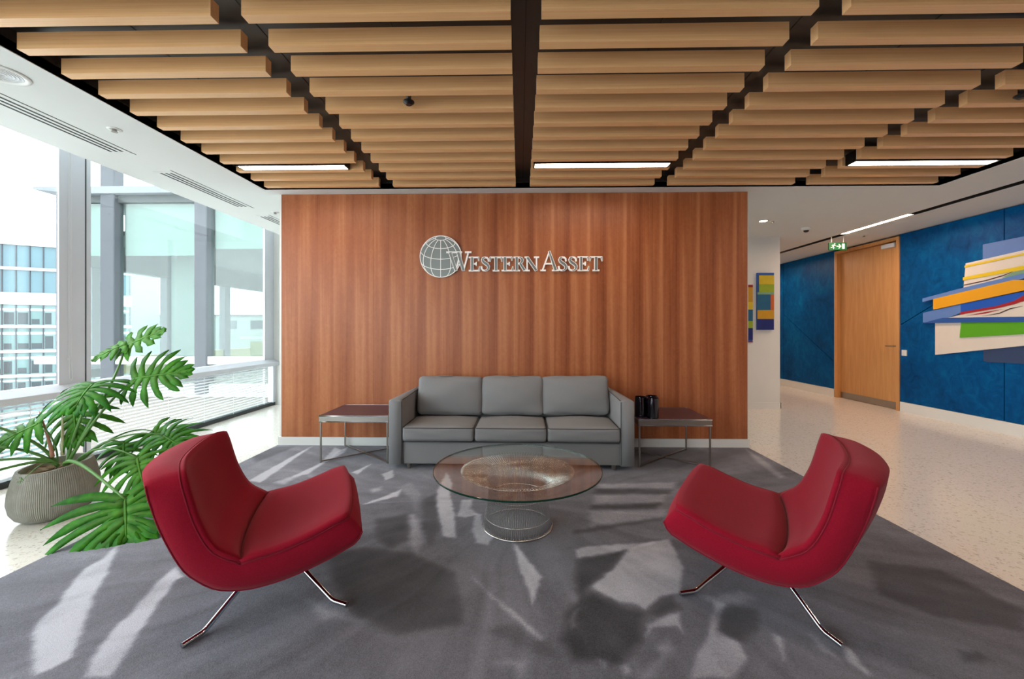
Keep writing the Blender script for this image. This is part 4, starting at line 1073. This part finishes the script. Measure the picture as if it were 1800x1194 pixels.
pc = Vector((-3.215, 2.8196, 0))
pot = thing('plant_pot', 'oval ribbed concrete plant pot on the pale floor by the window', 'pot', pc, R(4))
NR = 120; rows = []
for zz, ax, ay in ((0.0, 0.105, 0.160), (0.006, 0.120, 0.175), (0.03, 0.152, 0.206), (0.075, 0.176, 0.230), (0.14, 0.187, 0.241), (0.21, 0.182, 0.236), (0.28, 0.166, 0.222), (0.335, 0.150, 0.208), (0.348, 0.146, 0.204)):
    row = []
    for k in range(NR * 2):
        a = 2 * math.pi * k / (NR * 2); rib = 0.0035 * (k % 2) if 0.02 < zz < 0.34 else 0
        row.append(((ax - rib) * math.copysign(abs(math.cos(a)) ** 0.85, math.cos(a)), (ay - rib) * math.copysign(abs(math.sin(a)) ** 0.85, math.sin(a)), zz + 0.012 * math.sin(a) * zz / 0.35))
    rows.append(row)
inner = [[(x * 0.9, y * 0.93, z) for x, y, z in rows[-1]], [(x * 0.88, y * 0.92, z - 0.06) for x, y, z in rows[-1]]]
m = MB(); m.grid(rows + inner, close_u=True); m.add(rows[0], [tuple(range(NR * 2 - 1, -1, -1))])
m.build('body', M['pot'], pot, auto=18)
m = MB(); pr = random.Random(5)
ring = [[(0.128 * f_ * math.cos(2 * math.pi * k / 40), 0.186 * f_ * math.sin(2 * math.pi * k / 40), 0.312 + pr.uniform(-0.008, 0.010)) for k in range(40)] for f_ in (1.0, 0.75, 0.5, 0.25, 0.05)]
m.grid(ring, close_u=True); m.build('soil', M['soil'], pot)

plant = thing('potted_philodendron', 'green split-leaf philodendron growing from the concrete pot', 'plant', (-3.235, 2.8424, 0.315))
plant_rel = Vector((-3.235, 2.8424, 0.315))
def W(p): return tuple(Vector(p) - plant_rel)
def LF(base, tip, nh, w, **k): return leaf_blade(plant, W(base), W(tip), nh, w, **k)
def PT(pts, *a): return petiole(plant, [W(p) for p in pts], *a)
C0 = (-3.16, 2.8379, 0.33)
# tall small leaf at the top
PT([C0, (-3.02, 2.8561, 0.62), (-2.88, 2.9383, 0.95), (-2.897, 2.993, 1.155)], 0.012, 0.006)
LF((-2.897, 2.993, 1.150), (-2.62, 2.993, 1.285), (-0.35, -0.85, 0.4), 0.13, n=6, droop=0.12, cup=0.2, seed=3, back=150)
LF((-2.905, 2.9839, 1.158), (-3.06, 2.8926, 1.075), (-0.2, -0.7, 0.7), 0.10, n=5, droop=0.2, cup=0.3, seed=23, back=110)
# broad leaf pointing right
PT([C0, (-3.05, 2.847, 0.55), (-2.93, 2.9018, 0.78), (-2.795, 2.9656, 0.917)], 0.012, 0.006)
LF((-2.795, 2.9656, 0.917), (-2.44, 2.9839, 0.985), (-0.15, -0.85, 0.5), 0.22, n=8, droop=0.1, cup=0.25, seed=5, back=125)
# two leaves facing the room
PT([C0, (-3.10, 2.8287, 0.62), (-3.02, 2.8835, 0.80), (-2.989, 2.847, 0.891)], 0.010, 0.005)
LF((-2.989, 2.847, 0.891), (-2.93, 2.6645, 0.80), (0.05, -0.55, 0.85), 0.27, n=7, droop=0.35, cup=0.4, seed=9, back=118)
PT([C0, (-3.16, 2.847, 0.5), (-3.19, 2.92, 0.66), (-3.198, 2.92, 0.727)], 0.009, 0.005)
LF((-3.198, 2.92, 0.727), (-3.09, 2.8105, 0.52), (0.1, -0.8, 0.55), 0.24, n=7, droop=0.4, cup=0.35, seed=12, back=115)
# pale leaf at the photo edge and stems leaving to the left
PT([(-3.2, 2.8105, 0.33), (-3.24, 2.7831, 0.5), (-3.36, 2.6736, 0.62), (-3.50, 2.5732, 0.70)], 0.012, 0.007)
LF((-3.50, 2.5732, 0.70), (-3.72, 2.3908, 0.62), (0.2, -0.4, 0.85), 0.24, n=7, seed=15)
PT([(-3.2, 2.8105, 0.33), (-3.20, 2.8287, 0.48), (-3.22, 2.7557, 0.62), (-3.225, 2.7192, 0.64)], 0.006, 0.004)
LF((-3.225, 2.7192, 0.645), (-3.46, 2.6462, 0.52), (-0.1, -0.75, 0.6), 0.15, n=6, droop=0.4, seed=18, back=110)
for e, s in (((-3.50, 2.5367, 0.53), 31), ((-3.56, 2.5732, 0.42), 32), ((-3.40, 2.3542, 0.36), 33)):
    PT([(-3.19, 2.8105, 0.33), (-3.22, 2.7557, 0.43), (-3.33, 2.646, e[2] + 0.01), e], 0.011, 0.007)
    LF(e, (e[0] - 0.2, e[1] - 0.2, e[2] - 0.1), (0.1, -0.2, 0.95), 0.24, n=7, droop=0.4, seed=s)
# leaves reaching over the floor towards the chair
PT([(-3.13, 2.8653, 0.33), (-3.0, 2.9018, 0.50), (-2.80, 3.0112, 0.545), (-2.67, 3.0569, 0.480)], 0.009, 0.004)
LF((-2.67, 3.0569, 0.478), (-2.49, 2.993, 0.43), (-0.05, -0.65, 0.75), 0.23, n=7, droop=0.4, cup=0.4, seed=41, back=150)
PT([(-3.13, 2.8561, 0.33), (-3.0, 2.847, 0.47), (-2.85, 2.8561, 0.47), (-2.697, 2.8744, 0.369)], 0.009, 0.004)
LF((-2.697, 2.8744, 0.369), (-2.56, 2.7557, 0.25), (0.1, -0.6, 0.75), 0.24, n=7, droop=0.35, cup=0.3, seed=44, back=135)
PT([(-3.15, 2.92, 0.33), (-3.16, 3.0842, 0.45), (-3.13, 3.1207, 0.44), (-3.05, 3.139, 0.40)], 0.008, 0.004)
LF((-3.05, 3.139, 0.40), (-2.97, 3.0477, 0.23), (0.1, -0.7, 0.65), 0.20, n=7, droop=0.35, seed=47, back=120)
PT([(-3.15, 2.92, 0.33), (-3.08, 3.1025, 0.5), (-2.98, 3.1938, 0.52), (-2.90, 3.2394, 0.46)], 0.008, 0.004)
LF((-2.90, 3.2394, 0.46), (-2.70, 3.2668, 0.38), (0, -0.6, 0.8), 0.2, n=7, droop=0.35, seed=49, back=120)
# big leaf hanging down to the carpet edge
PT([(-3.12, 2.7831, 0.35), (-3.02, 2.7375, 0.45), (-2.78, 2.6736, 0.32), (-2.529, 2.6098, 0.190)], 0.013, 0.007)
LF((-2.529, 2.6098, 0.190), (-2.36, 2.4455, 0.022), (0.28, -0.55, 0.8), 0.36, n=9, droop=0.10, cup=-0.05, seed=52, back=128)
# sheaths and a withered leaf
for a, b, c, d, mt in (((-3.20, 2.7831, 0.40), (-3.22, 2.7831, 0.52), (-3.26, 2.7831, 0.62), (-3.295, 2.7831, 0.715), 'sheath'), ((-3.18, 2.8287, 0.40), (-3.185, 2.8287, 0.5), (-3.18, 2.8287, 0.6), (-3.183, 2.8287, 0.69), 'sheath2')):
    p = bez(a, b, c, d); m = MB(); m.tube([W(q) for q in p], [0.011 * (1 - k / 14) ** 0.7 + 0.001 for k in range(15)], 8); m.build('sheath', M[mt], plant, smooth=True)
PT([(-3.16, 2.7557, 0.37), (-3.14, 2.6736, 0.42), (-3.15, 2.6189, 0.36), (-3.20, 2.6098, 0.30)], 0.003, 0.002)
LF((-3.20, 2.6098, 0.30), (-3.235, 2.6006, 0.255), (0.1, -0.9, 0.2), 0.05, n=4, droop=0.3, seed=60)

# ================================================================== OUTSIDE
def ext(name, color, rough=0.6, **k): return plain(name, color, rough, var=k.pop('var', 0.06), **k)
M['o_white'] = ext('outside_white_cladding', srgb(168, 170, 170))
M['o_canopy'] = ext('outside_canopy_metal', srgb(112, 118, 124))
M['o_grey'] = ext('outside_grey_metal', srgb(66, 69, 76))
M['o_soffit'] = ext('outside_soffit', srgb(54, 60, 62), var=0.2, scale=2)
M['o_concrete'] = ext('outside_concrete', srgb(109, 118, 114), var=0.08, scale=1.5)
M['o_ground'] = ext('outside_paving', srgb(202, 200, 197), 0.9)
M['o_yellow'] = ext('outside_yellow_wall', srgb(135, 131, 86))
M['o_blind'] = ext('outside_roller_blind', srgb(116, 128, 123), 0.8, var=0.05, scale=2)
M['o_slab'] = ext('outside_floor_slab', srgb(122, 116, 108))
for k, c in dict(pane_blue=srgb(80, 109, 119), pane_pale=srgb(103, 126, 127), pane_dark=srgb(47, 57, 62), pane_mint=srgb(88, 116, 116)).items():
    M[k] = plain(k, c, 0.12, var=0.12, scale=0.6)
m = MB(); m.box(-140, 140, -140, 140, -12.1, -12.0)
struct(m.build('ground', M['o_ground']))
# neighbouring wing with glazed front, roller blinds and an open view through
wg = thing('neighbouring_wing', 'glazed office wing with roller blinds outside the far window', 'building', (-7.4, 8.6687, -12))
def wb(name, mat, x0, x1, y0, y1, z0, z1, parent=wg, bevel=0):
    m = MB(); m.box(x0 + 7.4, x1 + 7.4, y0 - 8.6687, y1 - 8.6687, z0 + 12, z1 + 12); return m.build(name, M[mat], parent, bevel=bevel)
m = MB()
m.prism([(-10.18, 4.25), (-4.4, 4.25), (-4.4, 4.13), (-9.3, 4.10), (-10.18, 4.20)], lambda p, q, h: (p + 7.4, h - 8.6687, q + 12), 8.4863, 18.25)
m.build('roof_canopy', M['o_canopy'], wg, fix=True)
wb('soffit', 'o_soffit', -9.8, -4.4, 8.8512, 18.25, 3.3, 3.4); wb('fascia', 'o_soffit', -9.75, -4.4, 8.6231, 8.7144, 3.95, 4.12)
wb('floor_slab', 'o_slab', -9.8, -4.4, 8.7144, 18.25, -0.1, 0.1)
wb('spandrel', 'o_white', -9.75, -4.4, 8.5957, 8.7144, -0.15, 0.12); wb('lower_wall', 'o_slab', -9.75, -4.4, 8.76, 8.8512, -12, -0.15)
for z in range(0, 4): wb('floor_band', 'o_white', -9.8, -4.4, 8.5775, 8.76, -3.3 - z * 3, -2.9 - z * 3)
wb('transom', 'o_white', -10.25, -4.4, 8.5593, 8.6687, 0.53, 0.70, bevel=0.01)
for x0, x1 in ((-8.80, -8.5), (-6.80, -6.535), (-9.75, -9.6)):
    wb('column', 'o_grey', x0, x1, 8.5319, 8.76, -0.1, 4.9 if x0 == -8.80 else 4.1, bevel=0.02)
for x0, x1, zb in ((-9.6, -8.8, 2.85), (-8.5, -6.8, 2.85), (-6.535, -4.4, 2.99)):
    wb('roller_blind', 'o_blind', x0, x1, 8.7782, 8.7874, zb, 3.95)
    wb('pane', 'out_glass', x0, x1, 8.6687, 8.6779, 0.7, 3.95)
    wb('lower_pane', 'out_glass', x0, x1, 8.6687, 8.6779, 0.12, 0.53)
wb('inner_column', 'o_concrete', -8.25, -7.62, 9.6725, 10.22, 0.1, 3.3)
# left flank of the wing: beam over open glazing, posts, parapet
wb('edge_beam', 'o_soffit', -10.45, -10.2, 9.6725, 18.25, 2.75, 3.4)
for y in (9.76, 11.86, 14.24, 16.97): wb('edge_post', 'o_grey', -10.45, -10.25, y, y + 0.27, 0.1, 2.75)
wb('parapet', 'o_yellow', -10.45, -10.3, 9.6725, 18.25, 0.1, 0.55)
wb('end_beam', 'o_soffit', -10.3, -4.4, 18.0675, 18.25, 2.55, 3.4)
for x in (-8.9, -6.6): wb('end_post', 'o_grey', x, x + 0.3, 18.0675, 18.25, 0.1, 2.6)
wb('desk', 'o_yellow', -6.9, -5.6, 10.4938, 11.1325, 0.55, 0.95)
wb('rail', 'o_white', -10.3, -4.4, 15.0563, 15.1475, 0.9, 1.0)
# low roofs on the horizon beyond the wing
for (x0, x1, y0, y1, z1, lab) in ((-72, -46, 76, 90, 3.6, 'long low grey roof on the horizon seen through the wing'), (-45, -8, 74, 90, 4.1, 'low pale roof block on the horizon behind the wing')):
    b = thing('low_building', lab, 'building', ((x0 + x1) / 2, (y0 + y1) / 2, -12))
    m = MB(); hx, hy = (x1 - x0) / 2, (y1 - y0) / 2
    m.box(-hx, hx, -hy, hy, 0, z1 + 12); m.build('wall', M['o_concrete'], b)
    m = MB(); m.box(-hx - 0.2, hx + 0.2, -hy - 0.2, hy + 0.2, z1 + 12, z1 + 12.3); m.build('roof_edge', M['o_grey'], b)
    for k in range(5):
        x = -hx + (k + 0.5) * 2 * hx / 5
        m = MB(); m.box(x - 1.3, x + 1.3, -hy - 0.05, -hy, z1 + 9.6, z1 + 11.2); m.build('window', M['pane_dark'], b)
# office block across the street
ang = math.atan2(3.285, 5.2)
ob = thing('office_block', 'white banded glass office block across the street outside the near window', 'building', (-52.44, 41.062, -12), ang)
NB, PWD = 18, 0.972
X0 = -PWD * 8
LEV = [(-12.0, -7.6), (-7.3, -5.4), (-5.1, -3.72), (-3.42, -1.2), (-0.9, 1.35), (1.65, 3.75), (5.0, 7.3), (7.6, 9.85)]
m = MB(); m.box(X0, X0 + NB * PWD, 0.3, 16, 0, 21.9); m.build('core', M['o_concrete'], ob)
m = MB(); m.box(X0 - 0.2, X0 + NB * PWD + 0.2, -0.25, 16.2, 21.85, 22.15); m.build('roof_edge', M['o_white'], ob)
prev = None
for (a, b) in LEV:
    if prev is not None:
        m = MB(); m.box(X0 - 0.1, X0 + NB * PWD + 0.1, -0.22, 0.3, prev + 12, a + 12); m.build('floor_band', M['o_white'], ob)
    prev = b
for i in range(NB + 1):
    m = MB(); m.box(X0 + i * PWD - 0.04, X0 + i * PWD + 0.04, -0.12, 0.3, 0, 21.9); m.build('mullion', M['o_grey'], ob)
pr = random.Random(2)
for li, (a, b) in enumerate(LEV):
    for i in range(NB):
        x0, x1 = X0 + i * PWD + 0.04, X0 + (i + 1) * PWD - 0.04
        top = li >= 6
        m = MB(); m.box(x0, x1, -0.02, 0.02, a + 12, b + 12)
        p = m.build('pane', M['pane_blue'] if top else M[pr.choice(('pane_mint', 'pane_pale'))], ob)
        if not top and li > 1:
            k = pr.random(); zz = a + 12
            m = MB(); m.box(x0 + 0.08, x1 - 0.3 * pr.random() - 0.06, -0.04, -0.02, zz + 0.1, zz + (b - a) * (0.62 if k > 0.3 else 0.3)); m.build('room_view', M['pane_dark'], p)
            m = MB(); m.box(x0, x1, -0.045, -0.02, zz + (b - a) * 0.70, zz + (b - a) * 0.82); m.build('blind_strip', M['o_white'], p)
